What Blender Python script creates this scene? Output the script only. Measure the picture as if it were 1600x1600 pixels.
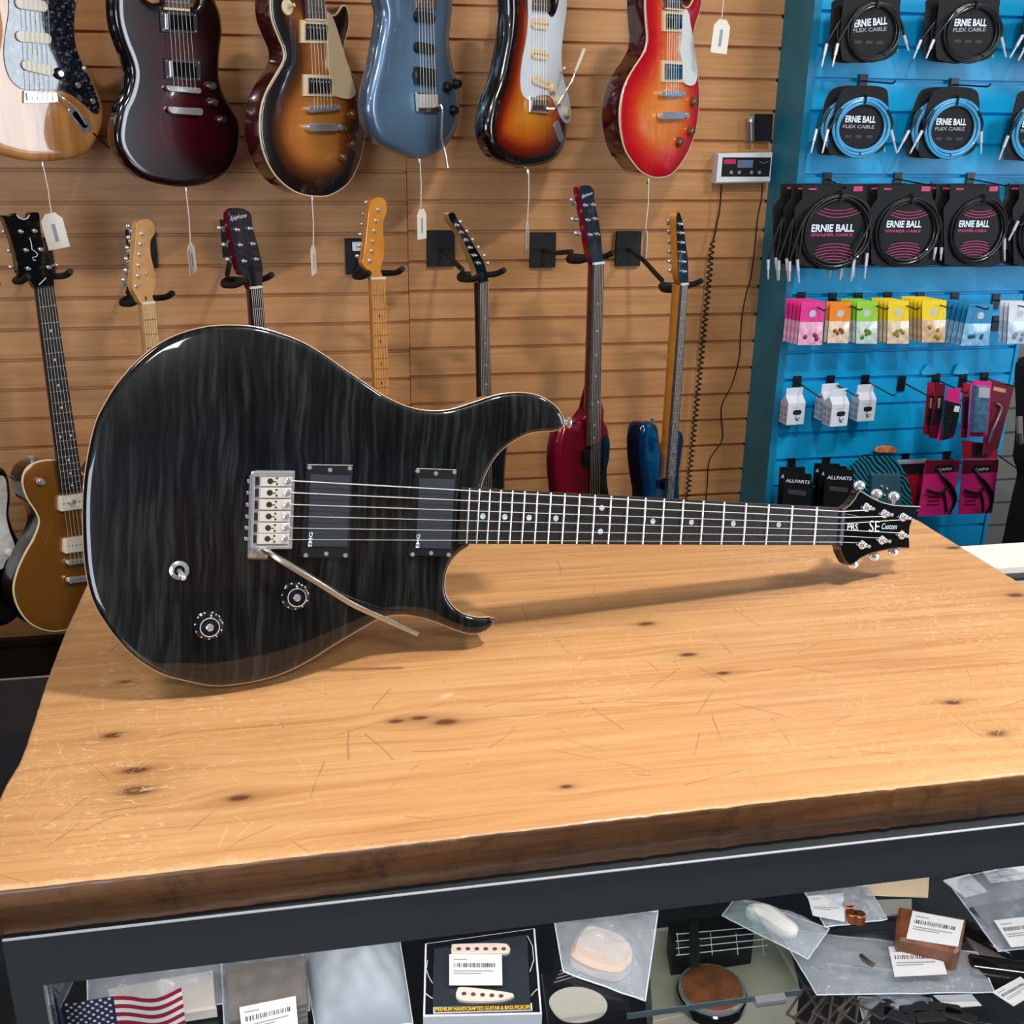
import bpy, math, random
import numpy as np
from mathutils import Vector, Matrix
from mathutils.geometry import delaunay_2d_cdt
for _o in list(bpy.data.objects): bpy.data.objects.remove(_o)
COL = bpy.context.scene.collection
R = math.radians
rnd = random.Random(7)

# ---------------------------------------------------------------- camera
F = 1697.7477                                   # focal length in px of the 1600 px frame
CAM = np.array([0., 0., 1.517])                 # eye; the countertop is at z = 1.0
MW = np.array([[0.98254, -0.1855, 0.01401], [-0.05125, -0.34227, -0.9382], [0.17883, 0.92111, -0.3458]])  # right, down, forward
cd = bpy.data.cameras.new('camera'); cam = bpy.data.objects.new('camera', cd); COL.objects.link(cam)
cd.sensor_width = 36; cd.sensor_fit = 'HORIZONTAL'; cd.lens = F/1600*36; cd.clip_start = .02; cd.clip_end = 60
cam.matrix_world = Matrix([[MW[0][0], -MW[1][0], -MW[2][0], CAM[0]], [MW[0][1], -MW[1][1], -MW[2][1], CAM[1]], [MW[0][2], -MW[1][2], -MW[2][2], CAM[2]], [0, 0, 0, 1]])
bpy.context.scene.camera = cam

# ---------------------------------------------------------------- world, lights, exposure
w = bpy.data.worlds.new('world'); bpy.context.scene.world = w; w.use_nodes = True
bg = w.node_tree.nodes['Background']; bg.inputs[0].default_value = (.62, .78, 1, 1); bg.inputs[1].default_value = .6
vs = bpy.context.scene.view_settings
vs.view_transform = 'Standard'; vs.look = 'None'; vs.gamma = 1; vs.use_curve_mapping = False; vs.exposure = -0.1
def area(name, loc, target, sx, sy, power, color=(1, 1, 1)):
    l = bpy.data.lights.new(name, 'AREA'); l.shape = 'RECTANGLE'; l.size = sx; l.size_y = sy; l.energy = power; l.color = color
    o = bpy.data.objects.new(name, l); COL.objects.link(o); o.location = loc
    o.rotation_euler = (Vector(target)-Vector(loc)).to_track_quat('-Z', 'Y').to_euler(); return o
KEY = (0.75, 0.42, 2.93)
area('ceiling_lamp_light', KEY, (.75, .42, 0), .17, .17, 41, (1, .98, .95))
area('ceiling_lamp_light', (-1.2, .9, 2.93), (-1.2, .9, 0), .5, .5, 15, (1, .98, .95))
area('ceiling_lamp_light', (2.1, 1.0, 2.93), (2.1, 1.0, 0), .5, .5, 40, (1, .98, .95))
area('ceiling_lamp_light', (0.2, -1.6, 2.93), (0.2, -1.6, 0), .5, .5, 28, (1, .98, .95))
area('window_daylight', (3.92, -.2, 1.62), (0, .3, 1.2), 1.5, 1.9, 80, (.8, .9, 1))
area('window_daylight', (-1.7, -3.25, 1.62), (-.6, 2, 1.1), 1.6, 1.9, 105, (.8, .9, 1))

# ---------------------------------------------------------------- helpers
def ray(x, y): return MW.T @ np.array([(x-800)/F, (y-800)/F, 1.])
def onz(x, y, z): r = ray(x, y); return CAM + r*((z-CAM[2])/r[2])
def ony(x, y, Y): r = ray(x, y); return CAM + r*(Y/r[1])
def onx(x, y, X): r = ray(x, y); return CAM + r*(X/r[0])
class Pl:
    """a plane standing in the room; l(x, y, h) gives local coordinates of what is seen at (x, y), h metres in front of it"""
    def __init__(s, O, U, V, N): s.O, s.U, s.V, s.N = [np.array(a, float) for a in (O, U, V, N)]
    def l(s, x, y, h=0):
        r = ray(x, y); q = s.O + s.N*h; X = CAM + r*((s.N@(q-CAM))/(s.N@r)) - s.O
        return (float(X@s.U), float(X@s.V))
    def ls(s, pts, h=0): return [s.l(x, y, h) for x, y in pts]
    def m(s): return Matrix([[s.U[i], s.V[i], s.N[i], s.O[i]] for i in range(3)]+[[0, 0, 0, 1]])
def wallpl(x, y, Y, yaw=0):
    a = R(yaw); return Pl(ony(x, y, Y), (math.cos(a), math.sin(a), 0), (0, 0, 1), (math.sin(a), -math.cos(a), 0))
def flatpl(x, y, z, rot=0):
    a = R(rot); return Pl(onz(x, y, z), (math.cos(a), math.sin(a), 0), (-math.sin(a), math.cos(a), 0), (0, 0, 1))
def s2l(c): return tuple(((v/255)/12.92 if v/255 <= .04045 else ((v/255+.055)/1.055)**2.4) for v in c)
MATS = {}
def mat(name, rgb, rough=.5, metal=0, coat=0, spec=.5, trans=0, emit=0, bump=0, bscale=60, var=0):
    if name in MATS: return MATS[name]
    m = bpy.data.materials.new(name); m.use_nodes = True; nt = m.node_tree; b = nt.nodes['Principled BSDF']
    c = s2l(rgb); b.inputs['Base Color'].default_value = (*c, 1); b.inputs['Roughness'].default_value = rough
    b.inputs['Metallic'].default_value = metal; b.inputs['Coat Weight'].default_value = coat; b.inputs['Coat Roughness'].default_value = .03
    b.inputs['Specular IOR Level'].default_value = spec; b.inputs['Transmission Weight'].default_value = trans
    if emit: b.inputs['Emission Color'].default_value = (*c, 1); b.inputs['Emission Strength'].default_value = emit
    if bump or var:
        tc = nt.nodes.new('ShaderNodeTexCoord'); n = nt.nodes.new('ShaderNodeTexNoise'); n.inputs['Scale'].default_value = bscale; n.inputs['Detail'].default_value = 4
        nt.links.new(tc.outputs['Object'], n.inputs['Vector'])
        if bump:
            bp = nt.nodes.new('ShaderNodeBump'); bp.inputs['Strength'].default_value = bump; bp.inputs['Distance'].default_value = .002
            nt.links.new(n.outputs['Fac'], bp.inputs['Height']); nt.links.new(bp.outputs[0], b.inputs['Normal'])
        if var:
            r = nt.nodes.new('ShaderNodeValToRGB'); r.color_ramp.elements[0].color = (*[v*(1-var) for v in c], 1); r.color_ramp.elements[1].color = (*[min(1, v*(1+var)) for v in c], 1)
            r.color_ramp.elements[0].position = .35; r.color_ramp.elements[1].position = .65
            nt.links.new(n.outputs['Fac'], r.inputs[0]); nt.links.new(r.outputs[0], b.inputs['Base Color'])
    MATS[name] = m; return m
class NT:
    def __init__(s, name, **k): s.m = mat(name, (128, 128, 128), **k); s.t = s.m.node_tree; s.b = s.t.nodes['Principled BSDF']
    def n(s, ty, ins=None, **kw):
        q = s.t.nodes.new('ShaderNode'+ty)
        for k_, v in kw.items(): setattr(q, k_, v)
        for k_, v in (ins or {}).items():
            if hasattr(v, 'links') and hasattr(v, 'node'): s.t.links.new(v, q.inputs[k_])
            else: q.inputs[k_].default_value = v
        return q
    def ramp(s, fac, stops):
        q = s.n('ValToRGB', {0: fac}); e = q.color_ramp.elements
        while len(e) < len(stops): e.new(.5)
        for el, (p, c) in zip(e, stops): el.position = p; el.color = (*s2l(c), 1) if len(c) == 3 else c
        return q.outputs[0]
    def math(s, op, a, b=0, c=0):
        q = s.n('Math', {0: a, 1: b, 2: c}, operation=op); return q.outputs[0]
    def mix(s, f, a, b, bt='MIX'):
        q = s.n('Mix', data_type='RGBA', blend_type=bt)
        for i, v in ((0, f), (6, a), (7, b)):
            if hasattr(v, 'node'): s.t.links.new(v, q.inputs[i])
            else: q.inputs[i].default_value = v if i == 0 else (*s2l(v), 1)
        return q.outputs[2]
    def out(s, col, rough=None, height=None, bs=.3, bd=.001):
        s.t.links.new(col, s.b.inputs['Base Color'])
        if rough is not None: s.t.links.new(rough, s.b.inputs['Roughness'])
        if height is not None:
            q = s.n('Bump', {'Strength': bs, 'Distance': bd, 'Height': height}); s.t.links.new(q.outputs[0], s.b.inputs['Normal'])
        return s.m
def sheet_glass(name, tint=(1, 1, 1), diff=0.0, dcol=(.9, .95, 1), bump=0, rough=.03):
    """thin clear sheet: see-through with a fresnel reflection"""
    m = bpy.data.materials.new(name); m.use_nodes = True; nt = m.node_tree; nt.nodes.remove(nt.nodes['Principled BSDF'])
    N = nt.nodes.new; L = nt.links.new; out = nt.nodes['Material Output']
    tr = N('ShaderNodeBsdfTransparent'); tr.inputs[0].default_value = (*tint, 1); gl = N('ShaderNodeBsdfGlossy'); gl.inputs['Roughness'].default_value = rough
    lw = N('ShaderNodeLayerWeight'); lw.inputs[0].default_value = .5; pw_ = N('ShaderNodeMath'); pw_.operation = 'POWER'; pw_.inputs[1].default_value = 5; fr = N('ShaderNodeMath'); fr.operation = 'MULTIPLY_ADD'; fr.inputs[1].default_value = .9; fr.inputs[2].default_value = .045
    L(lw.outputs['Facing'], pw_.inputs[0]); L(pw_.outputs[0], fr.inputs[0]); mx = N('ShaderNodeMixShader')
    L(fr.outputs[0], mx.inputs[0]); L(tr.outputs[0], mx.inputs[1]); L(gl.outputs[0], mx.inputs[2]); last = mx
    if diff:
        d = N('ShaderNodeBsdfDiffuse'); d.inputs[0].default_value = (*dcol, 1); m2 = N('ShaderNodeMixShader'); m2.inputs[0].default_value = diff
        L(mx.outputs[0], m2.inputs[1]); L(d.outputs[0], m2.inputs[2]); last = m2
    if bump:
        tc = N('ShaderNodeTexCoord'); n = N('ShaderNodeTexNoise'); n.inputs['Scale'].default_value = 35; n.inputs['Detail'].default_value = 5; n.inputs['Distortion'].default_value = 1.5
        b = N('ShaderNodeBump'); b.inputs['Strength'].default_value = bump; b.inputs['Distance'].default_value = .01
        L(tc.outputs['Object'], n.inputs[0]); L(n.outputs[0], b.inputs['Height']); L(b.outputs[0], gl.inputs['Normal']); L(b.outputs[0], lw.inputs['Normal'])
    L(last.outputs[0], out.inputs[0]); MATS[name] = m; return m

class MB:
    def __init__(s): s.v = []; s.f = []; s.mi = []; s.cur = 0
    def add(s, vs, fs):
        o = len(s.v); s.v += [tuple(map(float, p)) for p in vs]; s.f += [tuple(o+i for i in f) for f in fs]; s.mi += [s.cur]*len(fs); return s
    def box(s, x0, x1, y0, y1, z0, z1):
        return s.add([(x, y, z) for z in (z0, z1) for x, y in ((x0, y0), (x1, y0), (x1, y1), (x0, y1))], [(3, 2, 1, 0), (4, 5, 6, 7), (0, 1, 5, 4), (1, 2, 6, 5), (2, 3, 7, 6), (3, 0, 4, 7)])
    def prism(s, pts, z0, z1, bev=0):
        """pts: 2-D outline (any winding), z1 the visible face; bev: chamfer of that face"""
        pts = [tuple(p[:2]) for p in pts]
        if sum(a[0]*b[1]-b[0]*a[1] for a, b in zip(pts, pts[1:]+pts[:1])) < 0: pts = pts[::-1]
        n = len(pts); rings = [(pts, z0)]
        if bev:
            P = np.array(pts); t = np.roll(P, -1, 0)-np.roll(P, 1, 0); t /= (np.linalg.norm(t, axis=1)[:, None]+1e-12)
            ins = P+np.stack([-t[:, 1], t[:, 0]], 1)*bev; rings += [(pts, z1-bev), ([tuple(q) for q in (P*.3+ins*.7)], z1-bev*.3), ([tuple(q) for q in ins], z1)]
        else: rings.append((pts, z1))
        V = [(x, y, z) for r, z in rings for x, y in r]; k = len(rings)
        Fc = [tuple(range(n-1, -1, -1)), tuple((k-1)*n+i for i in range(n))]
        for j in range(k-1):
            for i in range(n): a, b = j*n+i, j*n+(i+1) % n; Fc.append((a, b, b+n, a+n))
        return s.add(V, Fc)
    def rrect(s, cx, cy, w_, h_, z0, z1, r=.003, ang=0, bev=0, seg=4):
        pts = []; r = min(r, w_/2-1e-5, h_/2-1e-5)
        for qx, qy, a0 in ((1, 1, 0), (-1, 1, 90), (-1, -1, 180), (1, -1, 270)):
            for k in range(seg+1):
                a = R(a0+90*k/seg); pts.append((qx*(w_/2-r)+r*math.cos(a), qy*(h_/2-r)+r*math.sin(a)))
        c, s_ = math.cos(R(ang)), math.sin(R(ang))
        return s.prism([(cx+x*c-y*s_, cy+x*s_+y*c) for x, y in pts], z0, z1, bev)
    def tube(s, path, r, n=8, cap=True, closed=False):
        P = [Vector(p) for p in path]; m = len(P); V = []; Fc = []
        rr = r if isinstance(r, (list, tuple)) else [r]*m; prev = None
        for i, p in enumerate(P):
            t = (P[(i+1) % m]-P[i-1]) if (closed or 0 < i < m-1) else (P[1]-P[0] if i == 0 else P[-1]-P[-2])
            t.normalize()
            if prev is None: a = t.orthogonal().normalized()
            else:
                a = prev-t*prev.dot(t); a = a.normalized() if a.length > 1e-6 else t.orthogonal().normalized()
            prev = a; b = t.cross(a)
            for k in range(n): q = 2*math.pi*k/n; V.append(p+a*(rr[i]*math.cos(q))+b*(rr[i]*math.sin(q)))
        for i in range(m if closed else m-1):
            j = (i+1) % m
            for k in range(n): Fc.append((i*n+k, i*n+(k+1) % n, j*n+(k+1) % n, j*n+k))
        if cap and not closed: Fc += [tuple(range(n-1, -1, -1)), tuple((m-1)*n+k for k in range(n))]
        return s.add(V, Fc)
    def lathe(s, cx, cy, prof, n=24, cap=True):
        V = [(cx+r*math.cos(2*math.pi*k/n), cy+r*math.sin(2*math.pi*k/n), z) for r, z in prof for k in range(n)]; Fc = []
        for i in range(len(prof)-1):
            for k in range(n): Fc.append((i*n+k, i*n+(k+1) % n, (i+1)*n+(k+1) % n, (i+1)*n+k))
        if cap: Fc.append(tuple((len(prof)-1)*n+k for k in range(n))); Fc.append(tuple(range(n-1, -1, -1)))
        return s.add(V, Fc)
    def cyl(s, cx, cy, r, z0, z1, n=16): return s.lathe(cx, cy, [(r, z0), (r, z1-r*.12), (r*.88, z1)], n)
    def ball(s, c, r, n=12, m=8):
        rx, ry, rz = r if isinstance(r, (list, tuple)) else (r, r, r); V = []; Fc = []
        for i in range(m+1):
            a = math.pi*i/m-math.pi/2; a = max(-1.5, min(1.5, a))
            for k in range(n): q = 2*math.pi*k/n; V.append((c[0]+rx*math.cos(a)*math.cos(q), c[1]+ry*math.cos(a)*math.sin(q), c[2]+rz*math.sin(a)))
        for i in range(m):
            for k in range(n): Fc.append((i*n+k, i*n+(k+1) % n, (i+1)*n+(k+1) % n, (i+1)*n+k))
        Fc += [tuple(range(n-1, -1, -1)), tuple(m*n+k for k in range(n))]
        return s.add(V, Fc)
    def build(s, name, m, parent=None, label=None, smooth=35):
        me = bpy.data.meshes.new(name); me.from_pydata(s.v, [], s.f)
        for q in (m if isinstance(m, (list, tuple)) else [m]): me.materials.append(q)
        me.polygons.foreach_set('material_index', s.mi)
        if smooth: me.polygons.foreach_set('use_smooth', [True]*len(me.polygons)); me.update(); me.set_sharp_from_angle(angle=R(smooth))
        me.update()
        o = bpy.data.objects.new(name, me); COL.objects.link(o)
        if parent: o.parent = parent
        if label: o['label'] = label
        return o
def thing(name, label, cat, pl=None, group=None, loc=None):
    o = bpy.data.objects.new(name, None); COL.objects.link(o); o.empty_display_size = .02
    if pl is not None: o.matrix_world = pl.m()
    elif loc is not None: o.location = loc
    o['label'] = label; o['category'] = cat
    if group: o['group'] = group
    return o
def tag(o, label, cat, group=None, kind=None):
    o['label'] = label; o['category'] = cat
    if group: o['group'] = group
    if kind: o['kind'] = kind
    return o
def struct(o): o['kind'] = 'structure'; return o
def spline(pts, N=160, closed=True):
    P = np.array(pts, float); n = len(P); out = []
    idx = range(n) if closed else range(n-1)
    for i in idx:
        p0, p1, p2, p3 = (P[(i-1) % n], P[i], P[(i+1) % n], P[(i+2) % n]) if closed else (P[max(i-1, 0)], P[i], P[i+1], P[min(i+2, n-1)])
        for k in range(12):
            t = k/12; out.append(.5*((2*p1)+(-p0+p2)*t+(2*p0-5*p1+4*p2-p3)*t*t+(-p0+3*p1-3*p2+p3)*t**3))
    if not closed: out.append(P[-1])
    Q = np.array(out+([out[0]] if closed else [])); d = np.r_[0, np.cumsum(np.linalg.norm(np.diff(Q, axis=0), axis=1))]
    s_ = np.linspace(0, d[-1], N+1 if closed else N); s_ = s_[:-1] if closed else s_
    return np.stack([np.interp(s_, d, Q[:, k]) for k in range(Q.shape[1])], 1)
def ccw(P):
    P = np.asarray(P); Q = np.roll(P, -1, 0)
    return P if (P[:, 0]*Q[:, 1]-Q[:, 0]*P[:, 1]).sum() > 0 else P[::-1].copy()
def inside(x, y, P):
    c = np.zeros(len(x), bool); Q = np.roll(P, -1, 0)
    for (x1, y1), (x2, y2) in zip(P, Q):
        k = ((y1 > y) != (y2 > y)) & (x < (x2-x1)*(y-y1)/(y2-y1+1e-12)+x1); c ^= k
    return c
def body(name, out, thick, mtop, mside, parent, rnd_=.004, arch=0, grid=.007, N=170, label=None):
    """a guitar body: outline out (local 2-D), top face at h=0 with rounded rim and optional carved arch; edge distance kept as the attribute 'ed'"""
    P = ccw(spline(out, N)); t = np.roll(P, -1, 0)-np.roll(P, 1, 0); t /= np.linalg.norm(t, axis=1)[:, None]; nrm = np.stack([-t[:, 1], t[:, 0]], 1)
    D = lambda X: np.sqrt(((X[:, None, :]-P[None])**2).sum(2)).min(1)
    pts = [P]
    for o in (rnd_*.3, rnd_, rnd_*2.2):
        X = P+nrm*o; k = inside(X[:, 0], X[:, 1], P) & (D(X) > o*.85); pts.append(X[k])
    gx, gy = np.meshgrid(np.arange(P[:, 0].min(), P[:, 0].max(), grid), np.arange(P[:, 1].min(), P[:, 1].max(), grid)); X = np.stack([gx.ravel(), gy.ravel()], 1)
    k = inside(X[:, 0], X[:, 1], P); X = X[k]; X = X[D(X) > rnd_*2.2+grid*.5]; pts.append(X); A = np.concatenate(pts)
    vv, _, ff, _, _, _ = delaunay_2d_cdt([Vector(a) for a in A], [], [list(range(N))], 1, 1e-7)
    V2 = np.array([tuple(v) for v in vv]); d = D(V2); d[:N] = 0
    q = np.clip(d/rnd_, 0, 1); h = -rnd_*(1-np.sqrt(1-(1-q)**2)) + arch*(1-np.exp(-d/.032))
    V = [(x, y, z) for (x, y), z in zip(V2, h)]; Fc = [tuple(f) for f in ff]; mi = [0]*len(Fc); ed = list(d)
    # rim and back
    b0 = len(V); rings = [(P, -rnd_), (P, -thick+rnd_), (P+nrm*rnd_*.3, -thick+rnd_*.3), (P+nrm*rnd_, -thick)]
    for r_, z in rings: V += [(x, y, z) for x, y in r_]; ed += [0]*N
    for j in range(len(rings)-1):
        for i in range(N): a, b = b0+j*N+i, b0+j*N+(i+1) % N; Fc.append((b, a, a+N, b+N)); mi.append(1)
    Fc.append(tuple(b0+3*N+i for i in range(N-1, -1, -1))); mi.append(1)
    me = bpy.data.meshes.new(name); me.from_pydata(V, [], Fc); me.materials.append(mtop); me.materials.append(mside)
    me.polygons.foreach_set('material_index', mi); me.polygons.foreach_set('use_smooth', [True]*len(Fc))
    at = me.attributes.new('ed', 'FLOAT', 'POINT'); at.data.foreach_set('value', ed); me.update(); me.set_sharp_from_angle(angle=R(50))
    o = bpy.data.objects.new(name, me); COL.objects.link(o); o.parent = parent
    if label: o['label'] = label
    o2 = [tuple(p) for p in P]; return o, o2
def text(s, a, b, hgt, m, parent, z, name='lettering', off=0, shear=0, depth=.0004, pl=None, x_h=None):
    """lettering on a plane, from a to b (baseline ends)"""
    cu = bpy.data.curves.new('t', 'FONT'); cu.body = s; cu.offset = off; cu.shear = shear; cu.fill_mode = 'FRONT'; cu.resolution_u = 3
    o = bpy.data.objects.new('t', cu); COL.objects.link(o); dg = bpy.context.evaluated_depsgraph_get(); dg.update()
    me0 = bpy.data.meshes.new_from_object(o.evaluated_get(dg)); bpy.data.objects.remove(o)
    V = np.array([tuple(v.co) for v in me0.vertices]); Fs = [tuple(p.vertices) for p in me0.polygons]; bpy.data.meshes.remove(me0)
    mn, mx = V.min(0), V.max(0); V = (V-mn)/(mx-mn+1e-9)
    a = np.array(a); b = np.array(b); u = b-a; n = np.array([-u[1], u[0]])/np.linalg.norm(u)
    mb = MB(); mb.add([(*(a+u*v[0]+n*hgt*v[1]), z) for v in V], Fs)
    return mb.build(name, m, parent, smooth=0)

# ---------------------------------------------------------------- materials
chrome = mat('chrome', (228, 228, 232), .15, .74); nickel = mat('nickel', (200, 192, 180), .28, 1); steel = mat('brushed steel', (214, 206, 194), .5, .45, bump=.1, bscale=300)
string_m = mat('string wire', (222, 218, 210), .4, .5); fret_m = mat('fret wire', (225, 222, 215), .22, 1)
blackp = mat('black plastic', (16, 16, 18), .4); blackg = mat('gloss black', (8, 8, 9), .12, coat=1); blackm = mat('matt black rubber', (14, 14, 15), .7)
cream = mat('cream plastic', (226, 200, 160), .35); ivory = mat('aged white plastic', (232, 220, 200), .35); white = mat('white plastic', (232, 234, 238), .35)
paper = mat('white paper', (236, 236, 238), .7); ink = mat('grey ink', (90, 92, 100), .7); inkb = mat('black ink', (20, 20, 22), .6); thread = mat('white thread', (225, 215, 200), .8)
ebony = mat('ebony board', (30, 27, 27), .38, bump=.15, bscale=120, var=.25); rosew = mat('rosewood board', (74, 60, 54), .5, var=.25, bscale=90); mapleb = mat('maple board', (214, 160, 96), .35, var=.08, bscale=30)
amberb = mat('amber maple', (212, 134, 44), .28, coat=.6, var=.08, bscale=30); natm = mat('natural maple', (210, 156, 98), .35, coat=.4, var=.1, bscale=25)
pearl = mat('pearl inlay', (186, 198, 210), .18, coat=.5, var=.2, bscale=300); wine = mat('wine red gloss', (98, 10, 28), .2, coat=1); wined = mat('dark wine wood', (62, 18, 14), .25, coat=1, var=.25, bscale=20)

def worn_pine(name, top=True):
    M = NT(name, rough=.42, coat=.15); tc = M.n('TexCoord').outputs['Object']; sep = M.n('SeparateXYZ', {0: tc})
    x, y = sep.outputs[0], sep.outputs[1]; yy = y
    knots = KNOTS if top else []
    dark = None
    for kx, ky, kr in knots:          # the grain bends round each knot
        dx = M.math('MULTIPLY', M.math('SUBTRACT', x, kx), .45); dy = M.math('SUBTRACT', y, ky)
        d2 = M.math('ADD', M.math('MULTIPLY', dx, dx), M.math('MULTIPLY', dy, dy)); e = M.math('POWER', 2.718, M.math('MULTIPLY', d2, -1/(kr*kr*9)))
        yy = M.math('ADD', yy, M.math('MULTIPLY', e, M.math('MULTIPLY', dy, -.7)))
        e2 = M.math('POWER', 2.718, M.math('MULTIPLY', d2, -1/(kr*kr*.35))); e3 = M.math('MULTIPLY', M.math('POWER', 2.718, M.math('MULTIPLY', d2, -1/(kr*kr*4))), .2)
        e2 = M.math('ADD', e2, e3); dark = e2 if dark is None else M.math('ADD', dark, e2)
    v = M.n('CombineXYZ', {0: M.math('MULTIPLY', x, 1.6), 1: M.math('MULTIPLY', yy, 44), 2: M.math('MULTIPLY', sep.outputs[2], 26)}).outputs[0]
    g = M.n('TexNoise', {'Vector': v, 'Scale': 1.6, 'Detail': 6, 'Roughness': .6, 'Distortion': .6}).outputs[0]
    v2 = M.n('CombineXYZ', {0: M.math('MULTIPLY', x, 9), 1: M.math('MULTIPLY', yy, 240), 2: M.math('MULTIPLY', sep.outputs[2], 240)}).outputs[0]
    g2 = M.n('TexNoise', {'Vector': v2, 'Scale': 1, 'Detail': 3}).outputs[0]
    big = M.n('TexNoise', {'Vector': tc, 'Scale': 4.5, 'Detail': 3}).outputs[0]
    if top: col = M.ramp(g, [(.25, (184, 124, 72)), (.42, (200, 145, 92)), (.58, (209, 156, 102)), (.78, (217, 168, 115))])
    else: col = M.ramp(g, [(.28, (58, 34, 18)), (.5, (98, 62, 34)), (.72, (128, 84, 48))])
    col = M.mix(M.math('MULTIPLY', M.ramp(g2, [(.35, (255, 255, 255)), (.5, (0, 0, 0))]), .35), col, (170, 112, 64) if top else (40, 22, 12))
    if top: col = M.mix(M.ramp(big, [(.5, (0, 0, 0)), (.75, (110, 110, 110))]), col, (198, 140, 86))
    if dark is not None:
        rg = M.n('TexNoise', {'Vector': v, 'Scale': 9, 'Detail': 4}).outputs[0]
        dk = M.math('MULTIPLY', M.math('MINIMUM', dark, 1), M.math('ADD', .55, rg)); dk = M.math('MINIMUM', dk, .92); col = M.mix(dk, col, (84, 44, 16))
    # scratches: one short straight stroke per random cell, patchy
    sc = None; dkl = None
    for scale, ln_, wd, off, lo, hi, dk_ in ((7, .4, .005, 1.7, .52, .6, 1), (18, .46, .012, 5.3, .54, .6, 0), (38, .46, .03, 9.1, .52, .6, 0), (75, .46, .06, 3.9, .53, .6, 0), (17, .4, .014, 7.7, .5, .6, 1)):
        pv = M.n('VectorMath', {0: tc, 1: (off, off*.7, 0)}).outputs[0]
        pv = M.n('VectorMath', {0: pv, 1: M.n('VectorMath', {0: M.n('TexNoise', {'Vector': pv, 'Scale': 5}).outputs['Color'], 'Scale': .05}, operation='SCALE').outputs[0]}).outputs[0]
        vo = M.n('TexVoronoi', {'Vector': pv, 'Scale': scale}, voronoi_dimensions='2D'); d = M.n('VectorMath', {0: pv, 1: vo.outputs['Position']}, operation='SUBTRACT').outputs[0]
        an = M.math('MULTIPLY', M.n('SeparateXYZ', {0: vo.outputs['Color']}).outputs[0], 6.283)
        rt = M.n('SeparateXYZ', {0: M.n('VectorRotate', {'Vector': d, 'Angle': an}, rotation_type='Z_AXIS').outputs[0]})
        q = M.math('MULTIPLY', M.math('LESS_THAN', M.math('ABSOLUTE', rt.outputs[1]), wd/scale), M.math('LESS_THAN', M.math('ABSOLUTE', rt.outputs[0]), ln_/scale))
        pa = M.n('TexNoise', {'Vector': M.n('VectorMath', {0: tc, 1: (off*2, off, 0)}).outputs[0], 'Scale': 5.5, 'Detail': 4, 'Roughness': .65}).outputs[0]
        q = M.math('MULTIPLY', q, M.ramp(pa, [(lo, (0, 0, 0)), (hi, (255, 255, 255))]))
        if dk_: dkl = q if dkl is None else M.math('MAXIMUM', dkl, q)
        else: sc = q if sc is None else M.math('MAXIMUM', sc, q)
    if top:
        col = M.mix(M.math('MULTIPLY', sc, .2), col, (240, 206, 160)); col = M.mix(M.math('MULTIPLY', dkl, .5), col, (132, 96, 68))
        pt = M.ramp(M.n('TexNoise', {'Vector': M.n('VectorMath', {0: tc, 1: (4.4, 2.1, 0)}).outputs[0], 'Scale': 3.2, 'Detail': 3}).outputs[0], [(.5, (0, 0, 0)), (.62, (255, 255, 255))])
        fl_ = M.ramp(M.n('TexNoise', {'Vector': M.n('Mapping', {'Vector': tc, 'Scale': (60, 130, 1)}).outputs[0], 'Scale': 1, 'Detail': 7, 'Roughness': .75, 'Distortion': 1.2}).outputs[0], [(.56, (0, 0, 0)), (.62, (255, 255, 255))])
        col = M.mix(M.math('MULTIPLY', M.math('MULTIPLY', pt, fl_), .5), col, (242, 212, 172))
        nz = M.n('TexNoise', {'Vector': M.n('Mapping', {'Vector': tc, 'Scale': (14, 40, 1)}).outputs[0], 'Scale': 1, 'Detail': 6, 'Roughness': .7}).outputs[0]
        le = M.ramp(M.math('ADD', M.math('MULTIPLY', M.math('ADD', x, .262), -9), nz), [(.42, (0, 0, 0)), (.56, (255, 255, 255))])      # worn, greyed wood along the left edge
        col = M.mix(M.math('MULTIPLY', le, .6), col, (160, 128, 102))
        fe = M.ramp(M.math('ADD', M.math('MULTIPLY', M.math('SUBTRACT', y, .69), -28), M.n('TexNoise', {'Vector': tc, 'Scale': 70, 'Detail': 6, 'Roughness': .8}).outputs[0]), [(.42, (0, 0, 0)), (.5, (255, 255, 255))])   # chipped pale wood plus a painted edge highlight along the front
        col = M.mix(M.math('MULTIPLY', fe, .35), col, (226, 196, 158))
        gr = M.n('TexNoise', {'Vector': M.n('Mapping', {'Vector': tc, 'Scale': (3, 9, 1), 'Location': (3, 1, 0)}).outputs[0], 'Scale': 1.6, 'Detail': 6, 'Roughness': .7}).outputs[0]
        col = M.mix(M.ramp(gr, [(.6, (0, 0, 0)), (.72, (120, 120, 120))]), col, (172, 140, 112))
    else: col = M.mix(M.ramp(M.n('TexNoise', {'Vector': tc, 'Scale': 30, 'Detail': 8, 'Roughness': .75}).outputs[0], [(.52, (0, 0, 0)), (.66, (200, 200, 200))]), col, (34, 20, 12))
    ht = M.math('SUBTRACT', g2, M.math('MULTIPLY', sc, 1.0)) if top else M.n('TexNoise', {'Vector': tc, 'Scale': 60, 'Detail': 6}).outputs[0]
    return M.out(col, None, ht, .25, .0006)
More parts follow.
